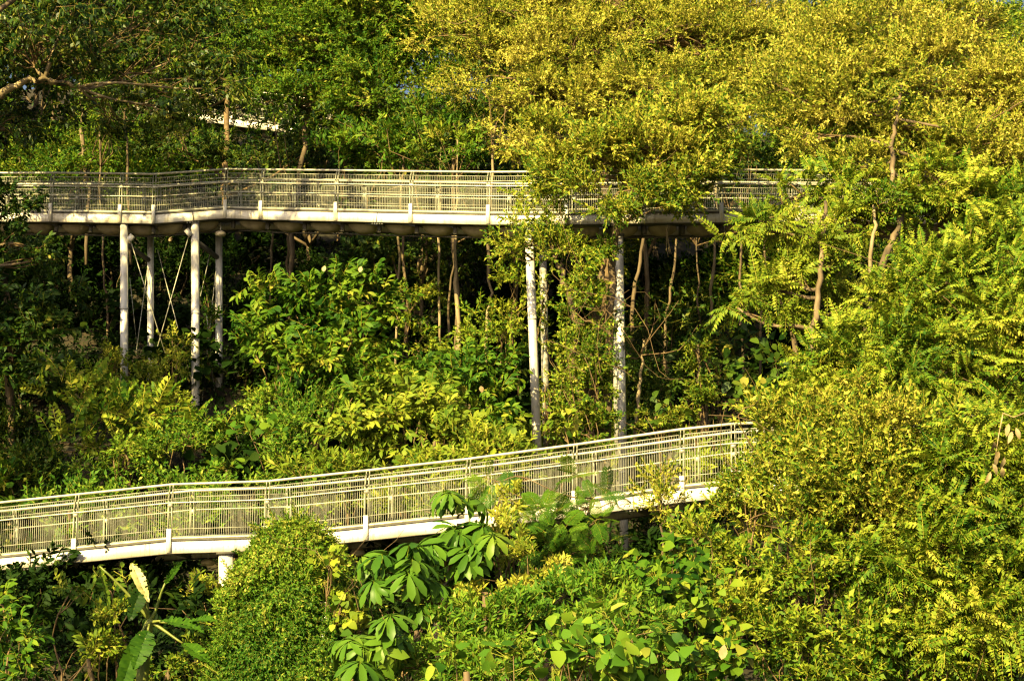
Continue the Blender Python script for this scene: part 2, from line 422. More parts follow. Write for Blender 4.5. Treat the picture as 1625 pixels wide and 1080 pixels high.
def frame(x, up):
    x = np.asarray(x, float); x = x / (np.linalg.norm(x, axis=-1, keepdims=True) + 1e-9)
    y = np.cross(up, x); y /= np.linalg.norm(y, axis=-1, keepdims=True) + 1e-9
    return np.stack([x, y, np.cross(x, y)], -1)
class Tpl:
    def __init__(s): s.V, s.Q, s.T, s.t, s.n = [], [], [], [], 0
    def put(s, vf, pos, R, tint):
        V, fs = vf
        s.V.append(V @ R.T + pos); s.t.append(np.full(len(V), tint))
        for f in fs: (s.Q if f.shape[1] == 4 else s.T).append(f + s.n)
        s.n += len(V)
    def twig(s, pts, r, tint=1.2):
        pts = np.asarray(pts)
        for a, b in zip(pts[:-1], pts[1:]):
            V = np.array([a + [0, r, 0], a + [0, -r, 0], b + [0, -r * .6, 0], b + [0, r * .6, 0], a + [0, 0, r], a + [0, 0, -r], b + [0, 0, -r * .6], b + [0, 0, r * .6]])
            s.V.append(V); s.t.append(np.full(8, tint)); s.Q.append(np.array([[0, 1, 2, 3], [4, 5, 6, 7]]) + s.n); s.n += 8
    def done(s):
        return (np.concatenate(s.V), np.concatenate(s.Q) if s.Q else np.zeros((0, 4), int), np.concatenate(s.T) if s.T else np.zeros((0, 3), int), np.concatenate(s.t))
def mk(kind, rg):
    T = Tpl(); N = rg.normal; U_ = rg.uniform; tb = .45
    if kind in ('fine', 'ivy', 'drop', 'mid'):
        Ltw, n, L, W, droop = {'fine': (.36, 13, .088, .043, .1), 'ivy': (.22, 7, .10, .055, .35), 'drop': (.35, 8, .155, .07, 1.0), 'mid': (.34, 10, .12, .056, .35)}[kind]
        bend = U_(-.1, .15)
        tw = [np.array([t * Ltw, 0, -bend * t * t * Ltw]) for t in (0, .5, 1)]
        T.twig(tw, .005 if kind != 'fine' else .006)
        for k in range(n):
            t = (k + .6) / n; ph = k * 2.4 + N(0, .4)
            side = np.array([0, math.cos(ph), math.sin(ph)])
            d = np.array([U_(.5, 1.1), 0, 0]) + side * U_(.5, 1.) + np.array([0, 0, -droop * U_(.5, 1.2)])
            up = np.array([.3, 0, 1.]) + N(0, .5, 3)
            s_ = U_(.75, 1.2) * (1.0 if t > .2 else .8)
            T.put(leaf_s(L * s_, W * s_), tw[0] + (tw[2] - tw[0]) * t, frame(d, up), tb + N(0, .22))
    elif kind == 'pinn':
        Ltw = .62; n = 8; arch = U_(.2, .6)
        f = lambda t: np.array([t * Ltw, 0, -arch * t * t * Ltw])
        T.twig([f(0), f(.5), f(1)], .006)
        for k in range(n):
            t = .12 + .86 * k / (n - 1); w = math.sin(math.pi * (.18 + .75 * t)) ** .6
            for sd_ in (1, -1):
                d = np.array([.42, sd_, -.30 + N(0, .12)])
                T.put(leaf_s(.160 * w * U_(.9, 1.1), .088 * w, .12, .35), f(t), frame(d, np.array([.1, 0, 1]) + N(0, .18, 3)), tb + N(0, .18))
        T.put(leaf_s(.11, .045), f(1), frame(np.array([1, 0, -.5]), np.array([0, 0, 1.])), tb + .1)
    elif kind == 'broad':
        Ltw = .34; T.twig([[0, 0, 0], [Ltw, 0, 0]], .006)
        for k in range(8):
            t = (k + .7) / 8; ph = k * 2.4 + N(0, .4)
            d = np.array([U_(.4, 1.), math.cos(ph), .25 * math.sin(ph) - U_(.15, .9)])
            s_ = U_(.7, 1.15)
            T.put(leaf_b(.21 * s_, .085 * s_, 'ov'), np.array([t * Ltw, 0, 0]), frame(d, np.array([0, 0, 1.]) + N(0, .3, 3)), tb + N(0, .15))
    elif kind == 'lance':
        Ltw = .30; T.twig([[0, 0, 0], [Ltw, 0, 0]], .006)
        for k in range(8):
            t = (k + .7) / 8; ph = k * 2.4 + N(0, .4)
            d = np.array([U_(.7, 1.3), math.cos(ph), math.sin(ph) * .8])
            s_ = U_(.7, 1.15)
            T.put(leaf_b(.17 * s_, .055 * s_, 'ov', curve=.15), np.array([t * Ltw, 0, 0]), frame(d, np.array([0, 0, 1.]) + N(0, .4, 3)), tb + N(0, .15))
    elif kind == 'heart':
        for k in range(4):
            d = np.array([U_(.1, .8), N(0, .8), U_(-.9, -.1)]); p = np.array([U_(0, .3), N(0, .12), N(0, .1)])
            T.twig([[0, 0, 0], p], .005)
            s_ = U_(.7, 1.15)
            T.put(leaf_b(.20 * s_, .175 * s_, 'heart', fold=.12, curve=.2), p, frame(d, np.array([.9, 0, .8]) + N(0, .35, 3)), tb + N(0, .17))
    elif kind == 'round':
        for k in range(3):
            d = np.array([U_(.3, 1.), N(0, .7), U_(-.6, .1)]); p = np.array([U_(.05, .3), N(0, .15), N(0, .1)])
            T.twig([[0, 0, 0], p], .006); s_ = U_(.7, 1.1)
            T.put(leaf_b(.30 * s_, .22 * s_, 'ob', fold=.12, curve=.2), p, frame(d, np.array([.3, 0, 1.]) + N(0, .35, 3)), tb + N(0, .17))
    elif kind == 'palmate':
        pet = .22; T.twig([[0, 0, 0], [pet, 0, 0]], .009)
        n = 8
        for k in range(n):
            a = k * 2 * math.pi / n + N(0, .1)
            d = np.array([-.22, math.cos(a), math.sin(a)])
            L = U_(.85, 1.1) * .33
            T.put(leaf_b(L, L * .36, 'ob', fold=.2, curve=.45), np.array([pet, 0, 0]) + d / np.linalg.norm(d) * .03, frame(d, np.array([1., 0, 0.])), tb + N(0, .10))
    elif kind == 'feather':
        Ltw = .62; n = 7; f = lambda t: np.array([t * Ltw, 0, .1 * t - .35 * t * t * Ltw])
        T.twig([f(0), f(.5), f(1)], .006)
        for k in range(n):
            t = .2 + .78 * k / (n - 1); w = math.sin(math.pi * (.2 + .7 * t)) ** .7
            for sd_ in (1, -1):
                d = np.array([.75, sd_, -.25]); Lp = .24 * w; R = frame(d, np.array([0, 0, 1.]))
                m_ = 9
                for j in range(m_):      # each pinna: two rows of fine leaflets
                    u = (j + .5) / m_
                    for s2 in (1, -1):
                        o = f(t) + R @ np.array([u * Lp, 0, -.12 * u * u * Lp])
                        T.put(leaf_s(.044, .026, 0, .1), o, R @ frame(np.array([.6, s2, 0]), np.array([0, 0, 1.])), tb + N(0, .06))
    elif kind == 'fish':
        Ltw = 1.15; n = 8; arch = U_(.35, .7); f = lambda t: np.array([t * Ltw, 0, .25 * t * Ltw - arch * t * t * Ltw])
        T.twig([f(0), f(.33), f(.66), f(1)], .014)
        for k in range(n):
            t = .15 + .84 * k / (n - 1); w = math.sin(math.pi * (.25 + .65 * t)) ** .6
            for sd_ in (1, -1):
                d = np.array([.55, sd_, -.35 + N(0, .15)])
                T.put(leaf_b(.30 * w, .15 * U_(.7, 1.2), 'fish', fold=.1, curve=.2), f(t), frame(d, np.array([-.2, 0, 1]) + N(0, .3, 3)), tb + N(0, .14))
    elif kind == 'palm':
        Ltw = 1.8; n = 26; arch = U_(.4, .7); f = lambda t: np.array([t * Ltw, 0, .35 * t * Ltw - arch * t * t * Ltw])
        T.twig([f(0), f(.33), f(.66), f(1)], .014)
        for k in range(n):
            t = .15 + .84 * k / (n - 1); w = math.sin(math.pi * (.25 + .65 * t)) ** .6
            for sd_ in (1, -1):
                d = np.array([.9, sd_, -.45 + N(0, .1)])
                T.put(leaf_s(.48 * w, .035, .1, .25), f(t), frame(d, np.array([-.1, 0, 1]) + N(0, .2, 3)), tb + N(0, .18))
    return T.done()
TPL = {}
_r = np.random.default_rng(3)
for kd in ('fine', 'ivy', 'drop', 'mid', 'pinn', 'broad', 'lance', 'heart', 'round', 'palmate', 'feather', 'fish', 'palm'):
    TPL[kd] = [mk(kd, _r) for _ in range(5)]
# how many sprigs cover one square metre of picture, how upright they grow, how far they spread
DENS = {'fine': 230, 'ivy': 250, 'drop': 85, 'mid': 125, 'pinn': 80, 'broad': 60, 'lance': 105, 'heart': 50, 'round': 32, 'palmate': 9, 'feather': 19, 'fish': 5, 'palm': 5}
UP = {'fine': .45, 'ivy': .0, 'drop': -.1, 'mid': .3, 'pinn': .25, 'broad': .3, 'lance': .55, 'heart': .15, 'round': .4, 'palmate': .9, 'feather': -.05, 'fish': .6, 'palm': .8}
LIGHT = np.array(SUNV)
def scatter(mb, kind, pos, dirs, rg, scale=1., tint=None, out=None):
    n = len(pos); which = rg.integers(0, 5, n)
    up = np.array([0, 0, .55]) + LIGHT * .45 + rg.normal(0, .28, (n, 3))
    if out is not None: up = up + out * .6
    R = frame(dirs, up); s = scale * rg.uniform(.7, 1.25, n)
    tn = rg.normal(0, .12, n) if tint is None else tint
    for w in range(5):
        ix = np.nonzero(which == w)[0]
        if not len(ix): continue
        V, Q, T, t = TPL[kind][w]
        W = np.einsum('nij,vj->nvi', R[ix], V) * s[ix, None, None] + pos[ix, None]
        off = (np.arange(len(ix)) * len(V))[:, None, None]
        fs = []
        if len(Q): fs.append((Q[None] + off).reshape(-1, 4))
        if len(T): fs.append((T[None] + off).reshape(-1, 3))
        mb.add(W.reshape(-1, 3), fs, (np.where(t > 1.1, t, t[None] + tn[ix, None])).ravel())
def sphere(n, rg):
    v = rg.normal(0, 1, (n, 3)); return v / np.linalg.norm(v, axis=1)[:, None]
def lump(u, seed):
    a = np.zeros(len(u)); r = np.random.default_rng(seed)
    for k in range(5):
        a += np.sin(u @ (sphere(1, r)[0] * r.uniform(2.5, 6)) + r.uniform(0, 6.3))
    return a / 5
def fill_blob(mb, kind, c, r, rg, dens=1., scale=1., sub=.45, face=True, gap=.15):
    """leaf clusters on and in a lumpy ellipsoid; returns the cluster centres"""
    area = math.pi * r[0] * r[2]
    n = max(6, int(DENS[kind] * dens * area / scale ** 2))
    per = {'fine': 42, 'ivy': 22, 'pinn': 14, 'mid': 24, 'lance': 20, 'broad': 15, 'drop': 15, 'heart': 7, 'palmate': 4, 'feather': 3, 'fish': 2, 'palm': 2}.get(kind, 9)
    if n < per * 5: per = max(3, n // 5)
    ns = max(3, n // per)
    sub = min(sub, .55 * float(min(r[0], r[2])))
    u = sphere(int(ns * 2.2), rg)
    keep = (u[:, 1] < .35) | (rg.random(len(u)) < .45) if face else np.ones(len(u), bool)
    u = u[keep][:ns]; ns = len(u)
    rr = (1 - .62 * rg.random(ns) ** 1.5) * (1 + .28 * lump(u * 1.0, int(rg.integers(1e6))))
    sc = c + u * r * rr[:, None]
    ix = np.repeat(np.arange(ns), per)
    j = rg.normal(0, 1, (len(ix), 3)) * [sub, sub, sub * .45] * .60 * scale ** .5
    pos = sc[ix] + j
    d = u[ix] * .55 + j * .9 + rg.normal(0, .45, (len(ix), 3)) + np.array([0, 0, UP[kind]])
    ctint = rg.normal(0, .10, ns)
    if kind in ('palmate',): d = np.array([0, -.25, 1.]) + rg.normal(0, .28, (len(ix), 3)) + u[ix] * .35
    scatter(mb, kind, pos, d, rg, scale, ctint[ix] + rg.normal(0, .08, len(ix)), u[ix])
    return sc
def curve_pts(a, b, rg, sag=.12, k=5):
    a, b = np.asarray(a, float), np.asarray(b, float)
    L = np.linalg.norm(b - a); t = np.linspace(0, 1, k)[:, None]
    w = rg.normal(0, 1, 3) * L * sag; w2 = rg.normal(0, 1, 3) * L * sag * .5
    return a + (b - a) * t + np.sin(t * math.pi) * w + np.sin(t * 2 * math.pi) * w2
SEED = [100]
LOW = ('leafy_thicket', 'twiggy_shrub', 'broadleaf_shrub', 'broad_bush', 'tall_bush', 'tangled_shrub', 'yellow_shrub', 'autumn_shrub', 'creeper', 'climbing_vine')
def plant(name, label, cat, mat, kind, blobs, trunk=None, twigmat=None, group=None, scale=1., dens=1., limb=.05, sub=.45, parts=('trunk', 'crown'), extra=None, px=True, twigs=.5, barkmat=None, gap=.15):
    """blobs: (px, py, Y, rx px, ry px[, depth m]) ; trunk: [(px, py, Y, radius m), ...] from the foot up"""
    SEED[0] += 1; rg = np.random.default_rng(SEED[0])
    B = []
    for b in blobs:
        k = ppm(b[2]); c = P(*b[:3]); rx, rz = b[3] / k, b[4] / k
        ry = b[5] if len(b) > 5 else (rx + rz) * .45
        B.append((c, np.array([rx, ry, rz])))
    if trunk is None:
        lo = min(B, key=lambda q: q[0][2]); c = lo[0]
        gz = ground_z(c[0], c[1] + .3)
        trunk_p = np.array([[c[0], c[1] + .3, float(gz) - .1], [c[0] + .1, c[1] + .15, (float(gz) + c[2]) / 2], c]); tr = np.array([.07, .055, .04])
    else:
        trunk_p = np.array([P(*t[:3]) for t in trunk]); tr = np.array([t[3] for t in trunk])
    root = empty(name, trunk_p[0], label, cat, group)
    mt = MB()
    # smooth the trunk path
    tt = np.linspace(0, len(trunk_p) - 1, (len(trunk_p) - 1) * 5 + 1)
    sm = np.stack([np.interp(tt, np.arange(len(trunk_p)), trunk_p[:, k]) for k in range(3)], 1)
    sm[1:-1] += rg.normal(0, .03, (len(sm) - 2, 3)); rs = np.interp(tt, np.arange(len(tr)), tr)
    mt.tube(sm, rs * (1 + rg.normal(0, .05, len(rs))), 9)
    mc = MB(); mtw = MB()
    for c, r in B:
        sc = fill_blob(mc, kind, c, r, rg, dens, scale, sub)
        dd = np.linalg.norm(sm - c, axis=1) + .8 * np.maximum(0, sm[:, 2] - c[2] + .2 * r[2])
        a = sm[np.argmin(dd)]; ra = rs[np.argmin(dd)]
        R0 = min(ra * .75, limb)
        L1 = curve_pts(a, c - np.array([0, 0, .25 * r[2]]), rg, .08, 7)
        if name in LOW:
            R0 = min(R0, .025); g0 = np.array([c[0] + rg.normal(0, .2), c[1] + .2, 0]); g0[2] = max(float(ground_z(g0[0], g0[1])) - .1, c[2] - 2.6)
            L1 = curve_pts(g0, c, rg, .08, 7); st = MB(); st.tube(L1, np.linspace(R0, R0 * .5, 7), 6); st.build('stem', M_TWIG, root, smooth=True)
        elif np.linalg.norm(a - c) > .25: mt.tube(L1, np.linspace(R0, R0 * .5, 7), 6)
        ns = int(len(sc) * twigs)
        for q in sc[rg.permutation(len(sc))[:min(ns, 130)]]:
            s0 = L1[rg.integers(2, 7)]
            mtw.tube(curve_pts(s0, q, rg, .10, 5), np.linspace(R0 * .42 + .004, .006, 5), 4, cap=False)
    mt.build(parts[0], barkmat or M_BARK, root, smooth=True)
    if mtw.n: mtw.build('twigs', twigmat or M_TWIG, root)
    mc.build(parts[1], mat, root)
    if extra: extra(root, rg)
    return root

# ------------------------------------------------------------------ trees above the upper walkway
plant('overhanging_tree', 'dark tree with drooping leaves filling the top left corner, bare tan limb showing', 'tree', M_HANG, 'drop',
      [(60, 40, 57, 130, 70), (200, 30, 58, 120, 70), (320, 60, 58.5, 90, 70, 1.6), (250, 120, 58, 80, 50), (90, 120, 58.5, 90, 45), (330, 130, 58, 60, 45, .8),
       (190, 185, 58.5, 90, 30, .7), (20, 200, 59, 70, 40), (110, -60, 58, 220, 60), (260, 170, 57.5, 60, 30, .6), (-60, 80, 57.5, 100, 110)],
      trunk=[(-150, 560, 58.5, .28), (-120, 300, 58, .2), (-60, 190, 57.6, .13), (0, 150, 57.2, .10), (40, 127, 57, .085), (80, 126, 57, .07), (125, 138, 57.1, .05)], barkmat=M_PALEBARK, twigs=1.2, dens=.75, limb=.06, sub=.5)
plant('leafy_tree', 'tall deep green tree with fine leaves above the left part of the upper railing', 'tree', M_GREEN, 'mid',
      [(480, 40, 65, 110, 80), (560, 60, 65, 110, 90), (470, 150, 64.5, 90, 55, 1.), (590, 150, 64, 90, 70), (650, 60, 66, 60, 80), (540, -30, 65, 150, 60), (400, 60, 66, 60, 60), (690, 150, 64.5, 50, 60, 1.)],
      trunk=[(455, 560, 65, .08), (462, 360, 65, .08), (486, 200, 65.2, .08), (500, 90, 65.3, .06)], dens=1.1)
plant('leafy_tree', 'dark fine-leaved tree hanging over the distant white-edged walkway', 'tree', M_DEEP, 'mid',
      [(330, 100, 70, 100, 50), (390, 40, 71, 80, 60), (420, 105, 70, 60, 40, 1.), (290, 230, 67, 70, 35, 1.), (400, 245, 66, 90, 20, .8), (480, 240, 66.5, 50, 24, 1.), (350, 150, 72, 40, 14, .6), (318, 172, 72, 26, 10, .4), (372, 176, 73, 34, 7, .3), (408, 186, 71, 8, 10, .2), (335, 163, 73, 40, 9, .3), (430, 170, 73, 30, 10, .3)],
      trunk=[(355, 330, 68, .07), (357, 250, 69, .1), (362, 130, 70, .08)], barkmat=M_TWIG, dens=1.)
plant('leafy_tree', 'bright lime tree top behind the dark crowns near the top edge', 'tree', M_LIME, 'mid', [(370, -5, 84, 60, 35), (345, 25, 84, 40, 25), (200, -5, 86, 80, 20)], dens=.8)
plant('broad_bush', 'fresh green bush leaning over the middle of the upper railing', 'bush', M_GREEN, 'lance',
      [(660, 205, 60.5, 60, 40, 1.), (720, 235, 60, 60, 30, .8), (600, 225, 61, 70, 38, 1.), (540, 235, 61, 50, 25, .8), (760, 190, 61, 50, 30, 1.)], dens=1.1, scale=1.05)
plant('spreading_tree', 'big spreading tree with orange-gold fine foliage at the top centre', 'tree', M_GOLD, 'fine',
      [(760, 60, 62, 90, 60), (850, 20, 62, 110, 60), (900, 90, 61, 120, 60), (1010, 40, 62, 120, 70), (1120, 70, 61, 100, 60), (800, 140, 60.5, 90, 40, 1.), (1200, 40, 62, 80, 60),
       (900, 160, 60.3, 90, 40, 1.), (1040, 130, 60, 100, 45, 1.), (700, 40, 64, 70, 50), (960, -40, 63, 250, 60), (1180, 130, 61, 70, 50, 1.), (820, 215, 59, 60, 35, .8)],
      trunk=[(965, 520, 60.5, .18), (960, 330, 60.5, .17), (955, 210, 60.6, .2), (985, 120, 60.8, .15), (1000, 50, 61, .1)], twigs=1.1, barkmat=M_TWIG, limb=.09)
plant('leaning_tree', 'bushy yellow-green tree on a brown trunk in front of the upper walkway centre', 'tree', M_SPRAY, 'fine',
      [(1000, 215, 54, 90, 45, 1.), (1090, 195, 54, 100, 45, 1.), (930, 260, 53.6, 70, 30, .8), (1050, 275, 53.4, 90, 45, 1.), (1095, 300, 53.4, 40, 28, .8), (970, 310, 53.2, 70, 35, .8), (1150, 215, 54, 70, 32, 1.),
       (860, 225, 54.3, 60, 30, .8), (1040, 230, 53.2, 80, 30, .7), (950, 240, 53.2, 60, 30, .7), (1010, 335, 53.2, 60, 20, .5), (1120, 240, 53.2, 60, 30, .6)],
      trunk=[(962, 860, 54.2, .12), (964, 660, 54.2, .11), (966, 520, 54.1, .10), (972, 400, 54, .095), (982, 345, 54, .09), (995, 290, 54, .10), (1010, 240, 54, .08)], twigs=1.1, barkmat=M_BARK, limb=.05, scale=1.2, dens=.95)
plant('young_tree', 'small branch of yellowish sprays crossing the upper railing beside the first bright column', 'tree', M_OLIVE, 'fine',
      [(850, 290, 54.6, 50, 22, .5), (875, 320, 54.6, 40, 24, .5), (830, 345, 54.4, 50, 12, .4), (840, 385, 54.4, 55, 20, .5), (890, 395, 54.4, 50, 25, .5), (815, 400, 54.5, 30, 12, .4), (905, 265, 54.6, 50, 18, .5)],
      trunk=[(925, 700, 54.6, .08), (905, 470, 54.6, .07), (880, 410, 54.6, .05), (868, 350, 54.6, .035), (850, 300, 54.6, .02)], twigs=1.1, dens=.6, scale=1.1)
plant('spreading_tree', 'broad golden-green tree with a forked pale trunk at the upper right', 'tree', M_GOLD, 'fine',
      [(1300, 90, 52, 90, 60), (1390, 60, 52, 100, 60), (1480, 110, 52, 110, 60), (1580, 150, 52, 100, 70), (1340, 170, 51, 100, 50, 1.), (1450, 200, 51, 90, 45, 1.), (1560, 250, 51, 100, 60, 1.),
       (1290, 215, 50.6, 70, 34, .9), (1660, 200, 52, 80, 120), (1380, 265, 50.5, 70, 30, .8), (1500, 290, 50.6, 60, 35, .8), (1240, 160, 51.5, 60, 50, 1.), (1360, 120, 51, 110, 50, 1.), (1520, 40, 53, 90, 40, 1.), (1420, 20, 53, 100, 35, 1.)],
      trunk=[(1372, 900, 48.4, .12), (1378, 640, 48.4, .09), (1384, 520, 48.6, .085), (1408, 400, 48.9, .08), (1432, 345, 49, .08), (1418, 300, 49.4, .06), (1416, 240, 49.8, .055), (1424, 190, 50.2, .045), (1430, 130, 50.7, .03)], twigs=1.0, limb=.04, barkmat=M_BARK)
plant('spreading_tree', 'greener lower boughs in front of the right end of the upper railing', 'tree', M_OLIVE, 'pinn',
      [(1330, 300, 50, 60, 28, .7), (1430, 320, 49.6, 70, 28, .7), (1530, 330, 49.6, 80, 35, .8), (1240, 310, 49.8, 16, 28, .4), (1610, 330, 49.6, 60, 60, .8), (1225, 362, 49.4, 50, 10, .4), (1350, 360, 49.4, 60, 25, .6), (1490, 280, 50, 60, 30, .7)],
      trunk=[(1500, 900, 50, .13), (1495, 560, 50, .12), (1470, 390, 50, .10), (1430, 340, 50, .07)], twigs=.9, scale=.75)
plant('dark_tree', 'dark leafy tree against the pale sky at the top right corner', 'tree', M_OLIVE, 'mid', [(1420, 10, 76, 50, 30, 1.2), (1560, 25, 74, 60, 25, 1.5), (1480, 60, 76, 60, 30, 1.2), (1300, 10, 77, 60, 30, 1.2), (1620, 60, 74, 60, 30, 1.5), (1500, 5, 75, 50, 20, 1.2), (1640, 0, 74, 50, 30)], twigs=1.2, dens=.8,
      trunk=[(1660, 360, 74, .2), (1650, 150, 74, .15), (1630, 60, 74, .1)])
plant('slender_tree', 'slender tree holding bright leafy sprays out under the upper walkway at right', 'tree', M_LIME, 'pinn',
      [(1190, 365, 47.5, 45, 18, .5), (1230, 355, 47.5, 50, 18, .5), (1280, 375, 47.5, 50, 25, .6), (1200, 460, 47.2, 45, 30, .6), (1235, 490, 47.2, 30, 40, .5), (1170, 485, 47.2, 22, 14, .3), (1260, 440, 47.3, 35, 25, .5), (1330, 420, 47.6, 45, 35, .6), (1310, 500, 47.8, 40, 30, .6)],
      trunk=[(1270, 900, 46.8, .09), (1283, 600, 46.8, .07), (1292, 520, 46.8, .065), (1300, 440, 46.9, .06), (1306, 370, 47.2, .05), (1310, 320, 47.6, .035)], twigs=1.1, barkmat=M_BARK, limb=.05, scale=.75, dens=.85)
plant('slender_tree', 'thin leaning tree with green tufts between the slender tree and the forked trunk', 'tree', M_OLIVE, 'mid',
      [(1350, 470, 48.5, 40, 30, .6), (1360, 540, 48.2, 50, 35, .6), (1420, 470, 48.5, 40, 30, .6), (1390, 330, 49, 40, 25, .5)],
      trunk=[(1370, 900, 48.2, .07), (1374, 560, 48.2, .05), (1386, 370, 48.5, .04), (1392, 300, 49.2, .03)], barkmat=M_PALEBARK, twigs=1.1)

# neighbours of the overhanging tree, just outside the frame: their shade dapples the left of the upper walkway
def outside_tree(label, foot, blobs, mat, kind, seed, dens):
    rg = np.random.default_rng(seed); foot = np.array([foot[0], foot[1], float(ground_z(*foot)) - .2])
    root = empty('forest_tree', foot, label, 'tree'); mt, mc = MB(), MB()
    top = np.mean([b[:3] for b in blobs], axis=0); tp = curve_pts(foot, [foot[0], foot[1], top[2] - .5], rg, .03, 9); mt.tube(tp, np.linspace(.28, .12, 9), 10)
    for b in blobs:
        fill_blob(mc, kind, np.array(b[:3]), np.array(b[3:6]), rg, dens, 1.1, .5, face=False)
        mt.tube(curve_pts(tp[6], b[:3], rg, .06, 7), np.linspace(.1, .03, 7), 6)
    mt.build('trunk', M_BARK, root, smooth=True); mc.build('crown', mat, root)
outside_tree('tall forest tree left of the view, its boughs shading the upper walkway', (-16.5, 51), [(-15.5, 51, 18.6, 2.2, 2, 1.1), (-12.2, 51, 18.9, 1.7, 1.7, .7), (-9.6, 51.5, 19.4, 1.2, 1.2, .5), (-13, 49.5, 20.4, 3, 2, 1.2)], M_DEEP, 'drop', 71, .5)
outside_tree('dense forest tree left of the view beside the dark left edge', (-16.4, 47.5), [(-15.4, 47.5, 13.4, 1.8, 1.8, 2.2), (-16.5, 46, 11, 2, 2, 2), (-16.5, 48, 16, 2.4, 2, 1.6), (-14.8, 49, 15.6, 1.4, 1.6, 1.3)], M_DEEP, 'mid', 72, .6)
outside_tree('smaller dark forest tree left of the view near the lower walkway', (-13.2, 36), [(-12.3, 38.4, 6.2, 1.7, 1.8, 1.1), (-13.2, 36, 4.4, 1.8, 1.6, 1.3), (-11.0, 39.3, 5.2, 1.1, 1.3, .9), (-11.6, 36.5, 3.4, 1.2, 1.3, .9)], M_DEEP, 'mid', 73, .6)

# ------------------------------------------------------------------ the great bush on the right
def tangle(cx, cy, Y, w, h, n, mat=M_TWIG, r=.012):
    def f(root, rg):
        m = MB()
        for _ in range(n):
            x, y = cx + rg.uniform(-w, w), cy + rg.uniform(-h, h)
            a = P(x, y, Y + rg.uniform(-.3, .6)); L = rg.uniform(.6, 2.2)
            d = np.array([rg.normal(0, .5), rg.normal(0, .3), rg.choice([-1, 1]) * rg.uniform(.2, 1.2)])
            m.tube(curve_pts(a, a + d * L, rg, .16, 8), np.linspace(r * rg.uniform(.6, 1.4), r * .4, 8), 4, cap=False)
        m.build('dry_stem', mat, root)
    return f
plant('tall_bush', 'upper golden-green mass of the great bush at the right edge', 'bush', M_OLIVE, 'pinn',
      [(1600, 420, 41, 90, 80), (1510, 450, 40.5, 80, 60), (1430, 500, 40, 70, 60), (1350, 570, 39.5, 70, 55), (1470, 580, 39.5, 100, 70), (1590, 540, 40, 80, 80), (1660, 500, 41, 70, 110), (1290, 620, 39.5, 50, 45)],
      trunk=[(1540, 1080, 41, .14), (1530, 760, 41, .12), (1545, 700, 40.6, .12), (1575, 640, 40.4, .10), (1580, 590, 40.3, .06)], twigs=.9, scale=.62, dens=1.2, extra=tangle(1530, 620, 39.8, 90, 110, 14), limb=.07, barkmat=M_PALEBARK)
plant('tall_bush', 'middle mass of the great right bush covering the end of the lower walkway', 'bush', M_SPRAY, 'fine',
      [(1242, 705, 39.5, 52, 46), (1300, 690, 38.8, 90, 60), (1400, 700, 38.3, 100, 80), (1198, 765, 39.3, 42, 52), (1290, 800, 38.3, 100, 80), (1420, 820, 38, 100, 80), (1170, 812, 39.5, 36, 28, .6), (1340, 620, 39.2, 70, 40, .8), (1480, 760, 38, 70, 60), (1370, 760, 37.9, 90, 60)],
      trunk=[(1290, 1200, 39, .12), (1320, 900, 39, .1), (1345, 760, 39, .07)], twigs=1., scale=1.1, extra=tangle(1270, 800, 38.3, 140, 90, 14), dens=1.15)
plant('tall_bush', 'sunlit leaflet rows of the great bush low at the right edge', 'bush', M_OLIVE, 'pinn',
      [(1540, 740, 37.6, 90, 70), (1620, 690, 38, 60, 60), (1560, 860, 37.4, 100, 70), (1640, 820, 37.6, 60, 90), (1450, 900, 37.2, 100, 70), (1590, 980, 37, 100, 80), (1480, 1020, 36.8, 90, 70)],
      trunk=[(1570, 1300, 38, .12), (1540, 1000, 38, .10), (1560, 930, 38, .08), (1620, 900, 38, .06)], twigs=1., scale=.68, dens=1.15, extra=tangle(1530, 900, 37.4, 90, 110, 12), limb=.06, barkmat=M_PALEBARK)
plant('tall_bush', 'lower tangled part of the great bush with bare brown stems', 'bush', M_OLIVE, 'mid',
      [(1330, 900, 37.6, 90, 60), (1240, 900, 37.8, 70, 60), (1160, 900, 38, 70, 50), (1350, 1000, 37, 100, 60), (1240, 1030, 37, 80, 60), (1160, 980, 37.3, 60, 50), (1400, 1080, 36.5, 110, 50), (1105, 880, 38.4, 50, 36, .8), (1095, 850, 39, 34, 16, .5)],
      trunk=[(1270, 1300, 38, .11), (1262, 960, 38, .10), (1275, 900, 38, .06)], twigs=1.1, extra=tangle(1250, 1000, 37.2, 130, 60, 22), dens=1.1)
m = MB(); rg = np.random.default_rng(11)
for px, py in ((1578, 700), (1585, 715), (1575, 735), (1590, 740), (1572, 748), (1601, 672), (1612, 678), (1594, 725), (1580, 722), (1606, 684)):
    V, fs = leaf_b(.20, .085, 'ov', curve=.5); R = frame(np.array([rg.normal(0, .4), rg.normal(0, .3), -1]), np.array([0, -1., .3]) + rg.normal(0, .4, 3)); m.add(V @ R.T + P(px, py, 36.4), fs)
m.tube([P(1592, 655, 36.6), P(1585, 690, 36.5), P(1578, 735, 36.5)], [.012, .01, .005], 4); m.tube([P(1592, 655, 36.6), P(1608, 662, 36.6), P(1640, 650, 36.8)], [.01, .012, .014], 4)
tag(m.build('withered_branch', M_DRY), 'pale withered leaves hanging at the right edge of the great bush', 'dry branch')
plant('sapling', 'thin upright sapling of yellow leaves standing in front of the lower white beam', 'sapling', M_GOLD, 'fine', [(1050, 765, 38.8, 14, 22, .25), (1045, 790, 38.8, 20, 12, .25), (1062, 800, 38.8, 18, 10, .2), (1040, 805, 38.8, 14, 8, .2)],
      trunk=[(1052, 950, 38.9, .03), (1052, 850, 38.9, .022), (1049, 780, 38.8, .012)], twigs=1.2, scale=.9, dens=1.)

